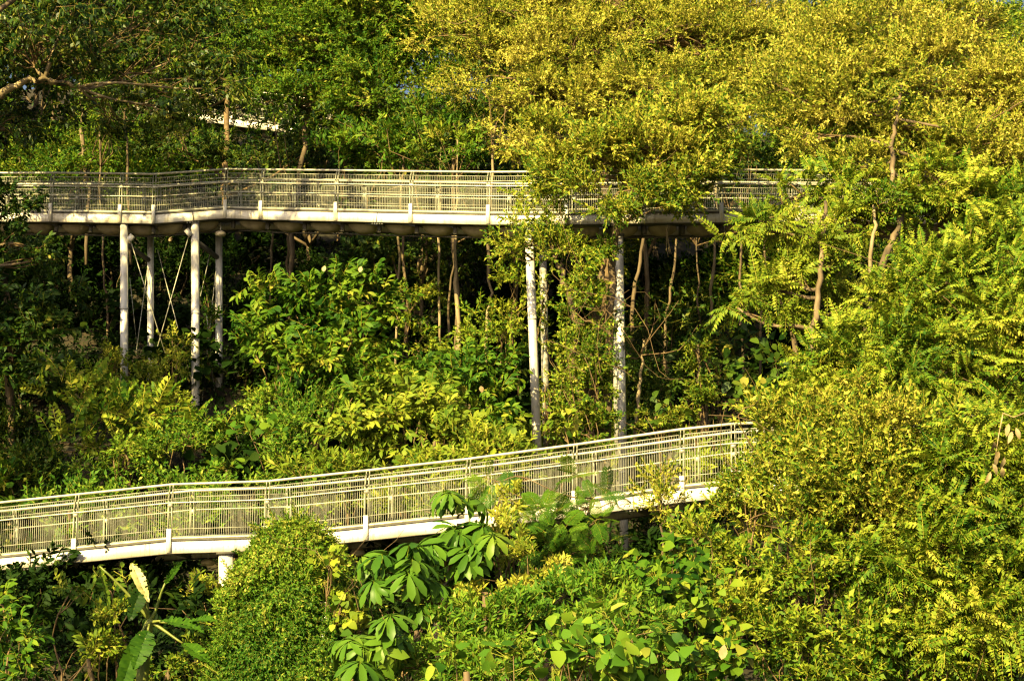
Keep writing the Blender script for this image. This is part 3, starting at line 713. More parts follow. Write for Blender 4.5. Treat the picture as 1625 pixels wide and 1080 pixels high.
# ------------------------------------------------------------------ foreground, bottom centre
plant('umbrella_tree', 'umbrella-leaved tree with big fingered glossy leaves in front of the lower beam', 'tree', M_GLOSS, 'palmate',
      [(725, 815, 33, 45, 22, .35), (735, 850, 33, 70, 25, .4), (700, 880, 32.6, 55, 25, .4), (770, 885, 32.8, 45, 20, .35), (735, 925, 32.8, 50, 20, .35), (625, 900, 32, 45, 22, .4), (640, 935, 31.8, 50, 25, .4), (680, 960, 32, 45, 22, .35)],
      trunk=[(700, 1180, 33, .07), (698, 985, 33, .06), (712, 920, 33, .05), (728, 830, 33, .03)], twigs=.9, dens=2.2, sub=.32, scale=.9, barkmat=M_PALEBARK)
plant('umbrella_tree', 'second umbrella-leaved sapling at the bottom edge right of the vine mound', 'tree', M_GLOSS, 'palmate', [(575, 1030, 29.5, 50, 25, .35), (610, 1020, 29.5, 40, 25, .3), (560, 1070, 29.3, 50, 25, .35)], twigs=.9, dens=2.2, sub=.3, scale=.9)
plant('feathery_tree', 'feathery mimosa-like tree with layered ferny fronds overlapping the lower beam', 'tree', M_GREEN, 'feather',
      [(940, 765, 35.2, 45, 14, .4), (945, 800, 35, 50, 18, .4), (885, 850, 34.6, 50, 26, .5), (930, 870, 34.6, 60, 26, .5), (935, 830, 34.8, 40, 18, .4), (815, 790, 35.4, 45, 22, .4), (800, 755, 35.6, 40, 10, .3), (870, 810, 35, 50, 16, .4), (950, 890, 34.6, 28, 16, .4), (870, 890, 34.4, 50, 25, .4)],
      trunk=[(850, 1150, 35.5, .07), (890, 960, 35.4, .055), (925, 890, 35.2, .04), (940, 790, 35.2, .02)], twigs=.8, dens=1.25, sub=.34, scale=.56)
plant('yellow_shrub', 'shrub of yellowish upright shoots between the two leafy trees in front of the beam', 'shrub', M_GOLD, 'lance',
      [(805, 800, 33.6, 20, 34, .3), (818, 860, 33.4, 28, 26, .3), (790, 870, 33.2, 34, 28, .4), (850, 900, 33, 50, 30, .4), (770, 940, 32.4, 50, 30, .4), (700, 925, 33.4, 45, 40, .4)], scale=.62, dens=.9, twigs=.8)
plant('leafy_thicket', 'low mixed green thicket filling the bottom centre', 'thicket', M_FRESH, 'lance',
      [(860, 960, 31, 80, 40), (960, 960, 31, 80, 50), (780, 990, 30.5, 80, 45), (700, 1030, 30, 80, 45), (900, 1030, 29.8, 90, 50), (1020, 1000, 30.5, 60, 50), (800, 1060, 29.5, 90, 40), (640, 1060, 29.8, 60, 40), (990, 930, 31.5, 60, 40)], scale=.62, dens=.95, twigs=.5, limb=.015)
plant('creeper', 'large heart-shaped creeper leaves at the bottom edge right of centre', 'creeper', M_FRESH, 'heart',
      [(930, 1040, 27.6, 70, 30, .4), (1000, 1020, 27.8, 60, 40, .4), (850, 1050, 27.5, 50, 25, .3), (1050, 1050, 28, 50, 35, .4), (740, 1065, 27.6, 60, 16, .3), (890, 985, 28.4, 40, 20, .3)], scale=.85, dens=.9, twigs=.8, limb=.012, parts=('stem', 'foliage'))
plant('creeper', 'heart-leaved creeper climbing the thicket left of the great bush', 'creeper', M_GREEN, 'heart',
      [(1080, 900, 33, 50, 50, .4), (1050, 960, 32, 50, 50, .4), (1110, 970, 32.5, 40, 60, .4), (1100, 1040, 31.5, 60, 40, .4), (1030, 905, 34, 30, 30, .4), (1150, 1040, 32, 40, 30, .3)], scale=.78, dens=1.1, twigs=.8, parts=('stem', 'foliage'))
def vine_mound():
    rg = np.random.default_rng(44); Y = 40.0; k = ppm(Y)
    py = np.array([823, 828, 838, 852, 875, 900, 950, 1000, 1060, 1130, 1250]); rr = np.array([2, 22, 40, 54, 68, 80, 97, 110, 124, 140, 155]) * 1.08 / k
    cx = np.array([462, 462, 461, 460, 459, 458, 456, 456, 462, 465, 465])
    root = empty('vine_mound', P(462, 1250, Y + .8), 'tall dome-shaped mound of dense small-leaved vines in front of the lower walkway', 'vine mound')
    mt = MB(); mt.tube([P(462, 1250, Y + .6), P(460, 1000, Y + .6), P(462, 850, Y + .6)], [.2, .16, .08], 10); mt.build('trunk', M_BARK, root, smooth=True)
    n = 24000; t = rg.random(n) ** .9; yy = np.interp(t, np.linspace(0, 1, 60), np.interp(np.linspace(0, 1, 60), [0, .12, 1], [823, 860, 1240]))
    a = rg.uniform(-math.pi, math.pi, n); a = np.where(rg.random(n) < .3, rg.uniform(math.pi * .05, math.pi * .95, n), -np.abs(a))
    r = np.interp(yy, py, rr); q = np.stack([np.cos(a), np.sin(a), (yy - 823) / 120.], 1)
    lm = lump(q * 1.3, 9); lm2 = lump(q * 3.6, 10)
    r = r * (1 + .12 * lm + .10 * np.clip(np.cos(a), 0, 1) * np.interp(yy, [880, 960], [0, 1])) + .18 * lm2 + rg.normal(0, .065, n) - .05
    base = np.stack([P(c_, y_, Y) for c_, y_ in zip(np.interp(yy, py, cx), yy)])
    pos = base + np.stack([np.cos(a) * r, np.sin(a) * r + .7, 0 * r], 1)
    out = np.stack([np.cos(a), np.sin(a), .25 + .9 * np.exp(-(yy - 823) / 30)], 1)
    d = np.stack([-np.sin(a) * rg.normal(0, .5, n), np.cos(a) * rg.normal(0, .5, n), -.6 + rg.normal(0, .35, n)], 1) + out * .35
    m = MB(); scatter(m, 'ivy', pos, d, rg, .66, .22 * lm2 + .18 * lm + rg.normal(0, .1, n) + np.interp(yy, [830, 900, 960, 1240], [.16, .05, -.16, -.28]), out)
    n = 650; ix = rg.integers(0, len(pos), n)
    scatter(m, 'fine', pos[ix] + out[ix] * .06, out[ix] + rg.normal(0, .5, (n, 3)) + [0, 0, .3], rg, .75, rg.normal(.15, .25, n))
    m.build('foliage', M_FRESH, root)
    tangle(545, 960, 39.6, 35, 60, 10, r=.006)(root, rg)
vine_mound()
plant('climbing_vine', 'larger-leaved creeper and brownish scrub trailing off the right side of the vine mound', 'vine', M_LIME, 'heart', [(522, 905, 39.4, 12, 24, .3), (542, 958, 39.4, 12, 24, .3), (570, 1000, 39.6, 22, 20, .4)], dens=1., scale=.75, twigs=1., parts=('stem', 'foliage'))
def big_leaf(mb, base, tip, W, nrm, rg, droop=.15, tatter=True, k=34):
    base, tip = np.asarray(base), np.asarray(tip); L = np.linalg.norm(tip - base); t = np.linspace(0, 1, k)
    mid = base + (tip - base) * t[:, None] + np.array([0, 0, 1]) * (t - t ** 2)[:, None] * L * droop
    d = (tip - base) / L; s = np.cross(nrm, d); s /= np.linalg.norm(s); nn = np.cross(d, s)
    w = W / 2 * np.clip(np.sin(math.pi * np.clip(t ** .8 * .97 + .02, 0, 1)) ** .75, 0, 1)
    for sg in (1, -1):
        ww = w * (1 + (rg.normal(0, .06, k) if tatter else 0))
        fold = .25 + .1 * np.sin(t * 9 + rg.uniform(0, 6))
        e = mid + sg * s * ww[:, None] + nn * (ww * fold)[:, None]
        h = mid + sg * s * (ww * .5)[:, None] + nn * (ww * fold * .62)[:, None]
        V = np.concatenate([mid, h, e]); i = np.arange(k - 1)
        V = V + rg.normal(0, .006, V.shape); io = i[rg.random(len(i)) > .14]
        mb.add(V, np.concatenate([np.stack([i, i + 1, i + 1 + k, i + k], 1), np.stack([io + k, io + 1 + k, io + 1 + 2 * k, io + 2 * k], 1)]), .25 + .12 * np.sin(np.arange(len(V)) * 1.9) + rg.normal(0, .07, len(V)))
def banana_plant():
    rg = np.random.default_rng(5); Y = 40.5
    root = empty('banana_plant', P(236, 1120, Y), 'banana plant with broad torn leaves under the lower walkway at left', 'banana plant')
    m = MB(); m.tube([P(215, 1200, Y), P(228, 1050, Y), P(236, 990, Y), P(240, 978, Y)], [.13, .11, .08, .04], 12); m.build('trunk', M_LIMESTEM, root, smooth=True)
    c = (238, 985)
    L = [((158, 898), (174, 968), .17, (.9, -.6, .2), .1, M_LIME), ((208, 893), (236, 955), .22, (.3, -1, .4), .05, M_DRYLEAF), ((255, 985), (325, 1005), .36, (0, -.5, 1), .25, M_GREEN),
         ((235, 1000), (212, 1062), .42, (.2, -1, .3), .1, M_GREEN), ((220, 1010), (186, 1110), .36, (.5, -1, .3), .05, M_GREEN), ((300, 985), (345, 985), .3, (0, -.5, 1), .1, M_GREEN),
         ((290, 1020), (335, 1055), .34, (.2, -.6, 1), .1, M_GREEN), ((225, 930), (205, 985), .30, (.4, -1, .2), .0, M_DEEP), ((262, 925), (290, 890), .12, (.3, -1, .2), .1, M_GREEN)]
    for b, t, W, nr, dr, mt in L:
        m = MB(); big_leaf(m, P(*b, Y - .2), P(*t, Y - .5), W, np.array(nr, float), rg, dr); o = m.build('leaf', mt, root, smooth=True)
        o['_w'] = list(root.location)
        m = MB(); m.tube(curve_pts(P(*c, Y), P(*b, Y - .2), rg, .03, 6), np.linspace(.035, .018, 6), 6); m.build('leaf_stalk', M_LIMESTEM, o, smooth=True)
banana_plant()
plant('broadleaf_shrub', 'dim broad-leaved shrub in the bottom left corner', 'shrub', M_GREEN, 'broad', [(5, 960, 36, 30, 18, .4), (20, 1020, 35.6, 38, 34, .5), (-30, 1000, 36, 40, 50), (40, 1075, 35.3, 40, 22, .5)], scale=.8, dens=.9)
plant('broadleaf_shrub', 'small leafy shrub below the white beam left of the banana plant', 'shrub', M_LIME, 'broad', [(115, 932, 43, 26, 14, .4), (140, 1045, 42.4, 20, 28, .4), (185, 925, 43.2, 24, 14, .3)], scale=.85, dens=1.1)
plant('twiggy_shrub', 'small-leaved yellowish vine shrub beside the banana stem', 'shrub', M_LIME, 'ivy', [(182, 985, 42.5, 20, 32, .3), (160, 1030, 42.4, 22, 20, .3), (265, 1062, 42, 40, 16, .4), (310, 1045, 42, 25, 20, .4)], scale=.95, dens=1.)
plant('leafy_thicket', 'shaded thicket below the white beam at the far left', 'thicket', M_SHADED, 'broad', [(60, 950, 47, 80, 60), (160, 930, 48, 80, 50), (280, 930, 49, 70, 50), (110, 1050, 45, 110, 60), (300, 980, 46, 80, 50), (240, 1070, 44, 120, 40)], dens=.9)
plant('leafy_thicket', 'shaded thicket under the lower walkway between vine mound and umbrella tree', 'thicket', M_SHADED, 'broad', [(620, 880, 49, 90, 50), (720, 880, 48, 90, 50), (600, 960, 46, 60, 60), (820, 880, 47, 90, 50), (660, 1000, 44, 90, 60)], dens=.9)
plant('autumn_shrub', 'brown and yellowing shrub in the shade between banana plant and stout column', 'shrub', M_GOLD, 'lance', [(300, 935, 46.5, 45, 14, .4), (325, 950, 46.5, 25, 18, .3), (345, 925, 46.4, 10, 20, .2)], scale=.8, dens=.45)

# ------------------------------------------------------------------ the bank between the two walkways
plant('broad_bush', 'big bush of drooping bright leaves in the middle under the upper walkway', 'bush', M_GREEN, 'broad',
      [(520, 475, 57.6, 70, 35, 1.), (470, 500, 57.4, 70, 50, 1.), (560, 520, 57.4, 65, 55, 1.), (440, 560, 57, 55, 45, 1.), (520, 590, 56.6, 80, 50, 1.), (590, 470, 57.8, 40, 35, .8), (410, 510, 57.8, 30, 40, .7)],
      trunk=[(500, 800, 58, .09), (505, 640, 58, .08), (500, 520, 57.8, .05)], dens=1.25, scale=1.05)
plant('broad_bush', 'pale-tipped drooping bush just above the lower railing at the centre', 'bush', M_LIME, 'broad',
      [(600, 640, 52.5, 60, 35, .8), (660, 620, 52.6, 60, 35, .8), (640, 680, 52, 90, 40, .8), (560, 690, 52, 50, 45, .8), (720, 650, 52.4, 50, 40, .8), (690, 700, 51.6, 60, 35, .8)], dens=1.25, scale=.95)
plant('broad_bush', 'mid-green bush left of the first bright column', 'bush', M_GREEN, 'broad',
      [(770, 595, 55.2, 60, 32, .8), (720, 590, 55.2, 60, 32, .8), (785, 640, 54.8, 40, 40, .8), (740, 640, 54.4, 60, 40, .8), (680, 590, 55.4, 40, 30, .7), (795, 690, 54, 34, 40, .7)], dens=1.2, scale=.95)
plant('tangled_shrub', 'brown-flecked twiggy shrub under the walkway left of the bright column', 'shrub', M_OLIVE, 'mid',
      [(660, 540, 58.5, 40, 35, .8), (800, 520, 57.8, 45, 45, .8), (820, 470, 58, 30, 40, .6), (740, 550, 58.5, 50, 30, .8), (650, 460, 60, 30, 40, .7)], dens=.6, twigs=1.3)
plant('fishtail_palm', 'fishtail palm with ragged fronds spreading left of the column frame', 'palm', M_OLIVE, 'fish',
      [(120, 620, 55.8, 45, 18, .6), (160, 660, 55.3, 45, 20, .6), (220, 665, 55, 50, 20, .6), (110, 700, 55, 35, 16, .5), (300, 690, 54.6, 50, 16, .6), (240, 655, 55.4, 40, 20, .5)],
      trunk=[(200, 800, 56, .10), (195, 720, 56, .09), (180, 670, 56, .06)], dens=3.6, scale=.66, sub=.35)
plant('twiggy_shrub', 'yellow-green leafy scrub covering the feet of the column frame', 'shrub', M_LIME, 'mid',
      [(240, 615, 57.4, 40, 26, .7), (255, 655, 56.4, 40, 26, .7), (330, 692, 56, 60, 24, .7), (200, 700, 55, 60, 28, .7), (400, 655, 56.6, 26, 20, .5), (280, 580, 58.6, 8, 18, .3)], dens=.9, twigs=1.)
plant('climbing_vine', 'yellow-green vine swallowing the foot of the leftmost column', 'vine', M_GOLD, 'mid', [(185, 590, 59.2, 20, 26, .4), (200, 630, 59, 26, 26, .4), (262, 572, 59.4, 22, 16, .4), (283, 545, 59.6, 14, 16, .3), (172, 575, 59, 13, 16, .3)], dens=.9, twigs=1.2, parts=('stem', 'foliage'))
plant('climbing_vine', 'leafy vine between the two right columns of the frame', 'vine', M_GREEN, 'mid', [(330, 560, 60.9, 14, 50, .3), (328, 470, 61, 6, 36, .15), (374, 600, 61.3, 12, 34, .3)], dens=.8, twigs=1.2, parts=('stem', 'foliage'))
plant('leafy_thicket', 'sunlit green thicket behind the lower railing at left', 'thicket', M_FRESH, 'mid',
      [(290, 730, 53.5, 80, 40), (400, 700, 54, 70, 50), (480, 670, 54, 60, 50), (440, 655, 55.5, 40, 28), (500, 720, 52.5, 70, 40), (180, 730, 54, 60, 35), (230, 800, 51, 120, 50), (380, 790, 50.6, 100, 40), (110, 810, 51.5, 80, 40), (440, 640, 56, 45, 25)], dens=.7)
plant('leafy_thicket', 'yellow-green thicket seen through the middle of the lower railing', 'thicket', M_LIME, 'lance',
      [(540, 760, 50.4, 90, 40), (650, 750, 50, 90, 40), (760, 730, 49.8, 90, 45), (1120, 730, 49, 50, 45), (700, 800, 48.6, 90, 40), (800, 770, 49.2, 36, 36)], dens=.75, scale=.95)
plant('leafy_thicket', 'yellow-green thicket behind the feet of the tall right columns', 'thicket', M_LIME, 'lance', [(850, 712, 58.4, 50, 36), (930, 700, 58.2, 60, 36), (1020, 705, 58, 70, 40), (980, 750, 57.6, 80, 36), (860, 760, 57.6, 80, 36), (1080, 745, 57, 60, 36)], dens=.9)
plant('broadleaf_shrub', 'dim broad-leaved shrub above the left end of the lower railing', 'shrub', M_GREEN, 'round', [(30, 765, 53, 40, 20, .6), (70, 790, 52.6, 50, 25, .6), (-10, 790, 53, 50, 30, .6), (15, 830, 52, 60, 30, .6), (150, 790, 52.4, 30, 15, .5)], dens=1., scale=.9)
plant('shade_tree', 'dark layered-leaf tree at the left edge between the two walkways', 'tree', M_DEEP, 'broad',
      [(30, 480, 57.5, 60, 30, .8), (60, 530, 57, 65, 40, .8), (20, 560, 57, 60, 40, .8), (90, 460, 57.8, 40, 20, .6), (70, 590, 56.8, 50, 25, .7), (30, 410, 58.4, 60, 22, .6), (-40, 500, 57.4, 60, 100)],
      trunk=[(20, 800, 58, .12), (15, 600, 58, .11), (10, 420, 58.2, .08)], dens=1., scale=.95)
plant('leafy_tree', 'small dark leafy tree overlapping the left end of the upper railing', 'tree', M_DEEP, 'broad',
      [(25, 305, 57, 40, 18, .5), (10, 335, 57, 45, 20, .5), (40, 385, 57, 60, 18, .6), (80, 405, 57, 30, 14, .5), (-40, 330, 57, 50, 40)],
      trunk=[(-60, 800, 57.6, .12), (-55, 500, 57.4, .10), (-30, 370, 57.2, .06), (20, 330, 57, .03)], dens=.9, scale=.7, twigs=1.)
plant('vine_covered_trunk', 'thick trunk wrapped in a broad sleeve of leafy vines beside the mottled column', 'vine', M_OLIVE, 'ivy',
      [(935, 440, 53.9, 28, 30, .5), (930, 500, 53.8, 35, 40, .5), (930, 560, 53.7, 40, 45, .6), (925, 620, 53.6, 42, 45, .6), (930, 680, 53.5, 48, 40, .6), (960, 410, 53.9, 18, 40, .4)],
      trunk=[(950, 860, 54.4, .15), (945, 560, 54.3, .12), (955, 430, 54.1, .08)], dens=1.1, twigs=.5, sub=.25, parts=('trunk', 'foliage'), extra=tangle(935, 570, 53.1, 35, 110, 50, r=.008))
plant('climbing_vine', 'leafy vine climbing the slim mottled rear column', 'vine', M_LIME, 'ivy', [(862, 470, 57.2, 8, 30, .15), (864, 540, 57.2, 9, 30, .15), (866, 610, 57.2, 8, 30, .15), (868, 650, 57.2, 10, 20, .2)], dens=.45, twigs=.8, sub=.14, parts=('stem', 'foliage'))
plant('climbing_vine', 'bright pillar of vine standing in the dark gap right of the columns', 'vine', M_LIME, 'ivy', [(1112, 600, 55.5, 26, 35, .4), (1115, 640, 55.4, 28, 30, .4), (1105, 560, 55.7, 14, 20, .3), (1040, 660, 54.4, 30, 15, .3)], dens=.9, sub=.2, twigs=.6, parts=('stem', 'foliage'),
      trunk=[(1115, 760, 55.6, .07), (1113, 640, 55.6, .06), (1106, 545, 55.8, .04)])
plant('broadleaf_shrub', 'shrub of big dark rounded leaves in the shadowy gap above the lower railing at right', 'shrub', M_DEEP, 'round',
      [(1060, 660, 55, 40, 22, .5), (1150, 600, 57, 40, 40, .7), (1200, 640, 56, 40, 45, .7), (1160, 560, 58, 50, 30, .6), (1230, 590, 57, 35, 40, .6), (1090, 580, 58, 40, 25, .6)], dens=.9, twigs=.9)
plant('leafy_thicket', 'dim leafy thicket behind the smooth right column', 'thicket', M_DEEP, 'mid', [(1020, 580, 58, 40, 40, .8), (1040, 620, 57, 40, 35, .8), (1060, 540, 60, 60, 30, .8), (1130, 545, 60, 50, 30, .8)], dens=.8)
plant('broadleaf_shrub', 'scattered big-leaved shrub on the bank in front of the column frame', 'shrub', M_GREEN, 'round', [(420, 690, 53, 30, 18, .4), (485, 735, 51.8, 34, 16, .4), (360, 745, 52, 24, 14, .3), (555, 640, 53.6, 24, 18, .3), (690, 575, 56, 30, 14, .4)], dens=1.1, scale=.8, twigs=.5)
plant('broadleaf_shrub', 'heart-leaved shrub at the foot of the bright column', 'shrub', M_LIME, 'heart', [(895, 675, 52.5, 24, 18, .3), (800, 700, 52, 30, 18, .4), (735, 610, 55, 20, 16, .3), (640, 740, 50.2, 30, 14, .3)], dens=1.1, scale=.9, twigs=.5)
for px, py, Y, lb in ((571, 428, 56.4, 'small pale curled leaf above the right side of the big drooping bush'), (513, 427, 56.4, 'small pale curled leaf above the crown of the big drooping bush'), (763, 608, 53.8, 'small pale hanging leaf on the bush left of the bright column'), (1145, 1042, 30, 'pale upright heart leaf near the bottom edge right of the creeper')):
    m = MB(); V, fs = leaf_b(.16 if Y > 40 else .2, .12, 'ov', curve=.3); R = frame(np.array([.2, -.2, 1 if Y > 55 or Y < 40 else -1]), np.array([0, -1., .3])); m.add(V @ R.T + P(px, py + 4, Y), fs)
    tag(m.build('pale_leaf', M_DRY), lb, 'leaf')
# forked lit stub right of the columns
def bare(label, pts, mat=M_PALEBARK, group='thin trunks standing in the shade under the upper walkway'):
    rg = np.random.default_rng(int(pts[0][0])); p = np.array([P(*q[:3]) for q in pts]); r = np.array([q[3] for q in pts]) * .72
    tt = np.linspace(0, len(p) - 1, (len(p) - 1) * 4 + 1); sm = np.stack([np.interp(tt, np.arange(len(p)), p[:, k]) for k in range(3)], 1)
    sm[1:-1] += rg.normal(0, .025, (len(sm) - 2, 3)) * [1, 1, .3]
    root = empty('slim_tree', p[0], label, 'tree', group)
    m = MB(); m.tube(sm, np.interp(tt, np.arange(len(r)), r) * (1 + rg.normal(0, .08, len(tt))), 8); m.build('trunk', mat, root, smooth=True)
    m = MB(); mc = MB()
    c = sm[-1]
    for k in range(5):
        q = c + rg.normal(0, .7, 3) + [0, 0, .6]; m.tube(curve_pts(sm[-3], q, rg), np.linspace(.02, .006, 5), 4)
        n = 14; scatter(mc, 'mid', q + rg.normal(0, .3, (n, 3)), rg.normal(0, 1, (n, 3)), rg)
    m.build('twigs', M_TWIG, root); mc.build('crown', M_DEEP, root)
bare('thin dark trunk in the shade left of the column frame', [(172, 560, 64, .05), (170, 480, 64, .05), (164, 430, 64, .045), (160, 330, 64, .04), (158, 200, 64, .03)], M_BARK)
bare('straight thin trunk right of the big drooping bush', [(628, 700, 61, .05), (629, 540, 61, .05), (632, 460, 61, .05), (635, 350, 61, .045), (637, 240, 61, .03)])
bare('dim trunk just right of the straight thin one', [(646, 600, 64, .07), (645, 480, 64, .07), (641, 380, 64, .06), (640, 250, 64, .04)], M_BARK)
bare('pale thin trunk at the middle of the dark gap', [(702, 740, 60, .04), (697, 560, 60, .045), (697, 450, 60, .045), (698, 350, 60, .04), (700, 230, 60, .03)])
bare('thick orange double trunk lit in the dark gap', [(730, 720, 59.6, .10), (728, 560, 59.6, .10), (727, 500, 59.6, .09), (722, 430, 59.6, .06), (724, 350, 59.6, .05), (726, 220, 59.6, .03)])
bare('wavy tan trunk left of the first bright column', [(770, 720, 59.6, .06), (772, 570, 59.6, .06), (774, 500, 59.6, .055), (779, 465, 59.6, .055), (773, 420, 59.6, .06), (778, 370, 59.6, .075), (780, 300, 59.6, .06), (785, 200, 59.6, .04)])
bare('forked sunlit stump-like trunk close behind the right column', [(1005, 760, 55, .07), (1010, 670, 55, .07), (1014, 620, 55, .06), (1018, 585, 55, .05), (1022, 540, 55, .03)])
bare('leaning brown trunk in the shade right of the columns', [(1000, 600, 61, .08), (1003, 470, 61, .08), (1014, 430, 61, .07), (1022, 370, 61, .06), (1026, 260, 61, .04)], M_BARK)
bare('tan trunk rising above the broad dark leaves right of the gap', [(1118, 720, 58.4, .06), (1124, 565, 58.4, .06), (1130, 480, 58.4, .055), (1134, 400, 58.4, .05), (1138, 280, 58.4, .04)])
bare('very thin trunk left of the tan one over the vine pillar', [(1108, 700, 59.4, .04), (1110, 540, 59.4, .04), (1108, 450, 59.4, .035), (1107, 330, 59.4, .03)], M_BARK)
bare('dim thin trunk rising behind the left shoulder of the drooping bush', [(458, 560, 62, .05), (456, 430, 62, .05), (459, 380, 62, .05), (463, 300, 62, .04)], M_BARK)
bare('twin of the dim thin trunk, a little further left behind the bush', [(430, 560, 63, .04), (428, 440, 63, .04), (432, 380, 63, .04), (436, 300, 63, .03)], M_BARK)
bare('short dim trunk leaning right between pale trunk and thick orange trunk', [(708, 620, 63, .05), (712, 500, 63, .05), (718, 420, 63, .04), (716, 300, 63, .03)], M_BARK)
bare('faint leaning trunk in the middle of the dark gap right of the columns', [(1050, 620, 63, .06), (1058, 500, 63, .06), (1072, 410, 63, .05), (1084, 300, 63, .04)], M_BARK)
bare('faint straight trunk at the right side of the dark gap', [(1180, 620, 62, .06), (1178, 520, 62, .055), (1174, 420, 62, .05), (1176, 300, 62, .04)], M_BARK)
bare('faint thin trunk beside the straight one at the right side of the dark gap', [(1205, 620, 61, .05), (1208, 500, 61, .045), (1214, 420, 61, .04), (1218, 320, 61, .03)], M_BARK)
bare('brown trunk behind the left end of the upper railing', [(137, 420, 66, .07), (140, 300, 66, .07), (133, 230, 66, .06), (128, 180, 66, .05), (124, 100, 66, .03)], M_BARK)
bare('slender trunk crossing the upper railing above the leftmost column', [(208, 420, 65, .06), (202, 300, 65, .06), (200, 240, 65, .05), (198, 170, 65, .04)], M_BARK)

def hanging(label, px, py0, py1, Y, n, mat):
    rg = np.random.default_rng(px); m = MB()
    a, b = P(px, py0, Y), P(px + 3, py1, Y)
    for _ in range(n): m.tube(curve_pts(a + rg.normal(0, .03, 3), b + rg.normal(0, .05, 3), rg, .03, 6), np.linspace(.012, .006, 6), 4, cap=False)
    tag(m.build('hanging_root', mat), label, 'root')
hanging('tuft of pale dry roots dangling from the upper walkway right of the leaning tree', 1060, 358, 400, 55.5, 5, M_DRY)
# low cover of leaves over the slope and the valley floor
rg = np.random.default_rng(77); mc = MB(); n = 26000
y_ = np.concatenate([rg.uniform(26, 50, n // 2), rg.uniform(50, 76, n // 2)]); x_ = rg.uniform(-1, 1, n) * (IW / 2 + 120) / F * y_
p_ = np.stack([x_, y_, ground_z(x_, y_) + rg.uniform(.02, .35, n)], 1)
scatter(mc, 'mid', p_, rg.normal(0, .7, (n, 3)) + [0, 0, .7], rg, 1.1)
tag(mc.build('ground_cover', M_SHADED), kind='stuff')
# ------------------------------------------------------------------ shaded forest behind: copies of a few grown plants
def proto_bush(kind, mat, seed, R=1.1, n=260, name='undergrowth_shrub'):
    rg = np.random.default_rng(seed)
    root = bpy.data.objects.new(name, None); scene.collection.objects.link(root); root.location = (0, 0, 0)
    mc, mt = MB(), MB()
    for k in range(5):
        a = rg.uniform(0, 6.28); c = np.array([math.cos(a) * R * .5, math.sin(a) * R * .5, R * rg.uniform(.5, 1.1)])
        fill_blob(mc, kind, c, np.array([R * .6, R * .6, R * .5]), rg, .75, 1., .35, face=False)
        mt.tube(curve_pts([0, 0, -.3], c, rg), np.linspace(.035, .015, 5), 5)
    mt.build('stem', M_BARK, root); mc.build('foliage', mat, root)
    return root
def proto_tree(kind, mat, seed, H=7.5, R=2.4):
    rg = np.random.default_rng(seed)
    root = bpy.data.objects.new('forest_tree', None); scene.collection.objects.link(root)
    mc, mt = MB(), MB()
    top = np.array([rg.normal(0, .4), rg.normal(0, .4), H * .8]); tp = curve_pts([0, 0, -.6], top, rg, .04, 9)
    mt.tube(tp, np.linspace(.10, .05, 9), 8)
    for k in range(8):
        a = k * 2.4; c = np.array([math.cos(a) * R * .6, math.sin(a) * R * .6, H * rg.uniform(.45, .95)])
        fill_blob(mc, kind, c, np.array([R * .55, R * .55, R * .42]), rg, .62, 1.1, .5, face=False)
        mt.tube(curve_pts(tp[rg.integers(3, 8)], c, rg), np.linspace(.06, .02, 5), 5)
    mt.build('trunk', M_BARK, root, smooth=True); mc.build('crown', mat, root)
    return root
def put(proto, x, y, z, rz, s, label, cat, group, first):
    o = proto if first else proto.copy()
    if not first:
        scene.collection.objects.link(o)
        for ch in list(proto.children):
            c = ch.copy(); scene.collection.objects.link(c); c.parent = o
    o.location = (x, y, z); o.rotation_euler = (0, 0, rz); o.scale = (s, s, s)
    tag(o, label, cat, group); return o
rg = np.random.default_rng(21)
pb = [proto_bush('broad', M_SHADED, 1), proto_bush('mid', M_DEEP, 2), proto_bush('round', M_SHADED, 3), proto_bush('mid', M_SHADED, 4)]
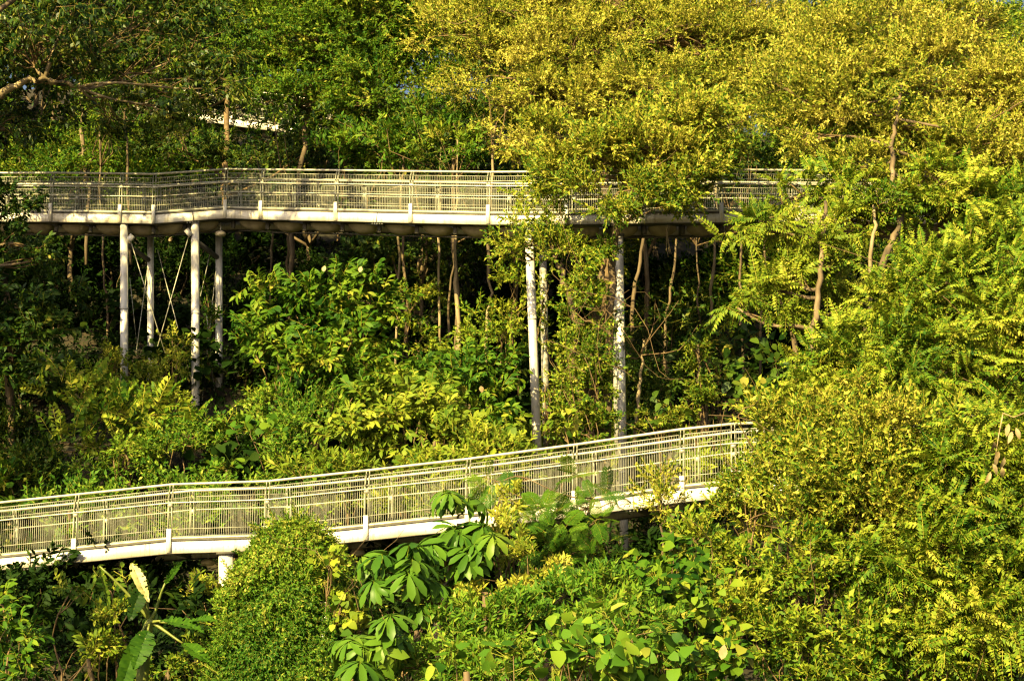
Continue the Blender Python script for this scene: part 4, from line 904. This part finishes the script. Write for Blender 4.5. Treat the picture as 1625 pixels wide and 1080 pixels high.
LB = ['dark broad-leaved undergrowth shrub on the shaded slope behind the columns', 'deep green small-leaved undergrowth shrub on the shaded slope behind the columns',
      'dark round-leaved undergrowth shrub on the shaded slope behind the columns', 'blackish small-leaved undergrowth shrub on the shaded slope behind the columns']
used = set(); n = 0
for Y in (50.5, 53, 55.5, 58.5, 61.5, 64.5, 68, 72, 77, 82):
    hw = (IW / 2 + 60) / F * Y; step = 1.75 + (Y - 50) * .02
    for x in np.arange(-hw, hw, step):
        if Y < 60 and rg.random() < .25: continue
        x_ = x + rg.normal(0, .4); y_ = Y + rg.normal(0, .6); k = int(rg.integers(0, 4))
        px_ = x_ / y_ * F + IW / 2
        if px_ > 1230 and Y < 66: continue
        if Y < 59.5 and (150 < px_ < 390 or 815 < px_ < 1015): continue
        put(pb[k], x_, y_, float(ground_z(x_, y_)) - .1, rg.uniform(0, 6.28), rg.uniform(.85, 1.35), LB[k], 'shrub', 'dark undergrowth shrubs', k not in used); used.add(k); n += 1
print('undergrowth', n)
pt = [proto_tree('mid', M_DEEP, 31), proto_tree('mid', M_GREEN, 32), proto_tree('broad', M_DEEP, 33), proto_tree('fine', M_OLIVE, 34)]
LT = ['deep green forest tree standing on the hillside above the upper walkway', 'mid-green forest tree standing on the hillside above the upper walkway', 'dark broad-leaved forest tree on the hillside above the upper walkway', 'olive fine-leaved forest tree on the hillside above the upper walkway']
used = set()
for Y, st in ((66, 4.4), (72, 4.2), (83, 4.4), (92, 4.6), (99, 5)):
    hw = (IW / 2 + 150) / F * Y
    for x in np.arange(-hw, hw, st):
        x_ = x + rg.normal(0, .6); y_ = Y + rg.normal(0, 1.2); px_ = x_ / y_ * F + IW / 2
        k = int(rg.integers(0, 3)) if px_ < 700 else int(rg.choice([1, 3, 3, 0]))
        if Y < 80 and 290 < px_ < 470: continue
        if Y > 95 and 1300 < px_ < 1420: continue
        put(pt[k], x_, y_, float(ground_z(x_, y_)), rg.uniform(0, 6.28), rg.uniform(.85, 1.2), LT[k], 'tree', 'forest trees on the hillside', k not in used); used.add(k)
tot = sum(len(o.data.polygons) for o in bpy.data.objects if o.type == 'MESH'); uni = sum(len(m.polygons) for m in bpy.data.meshes)
print('faces', tot, uni, len(bpy.data.objects))
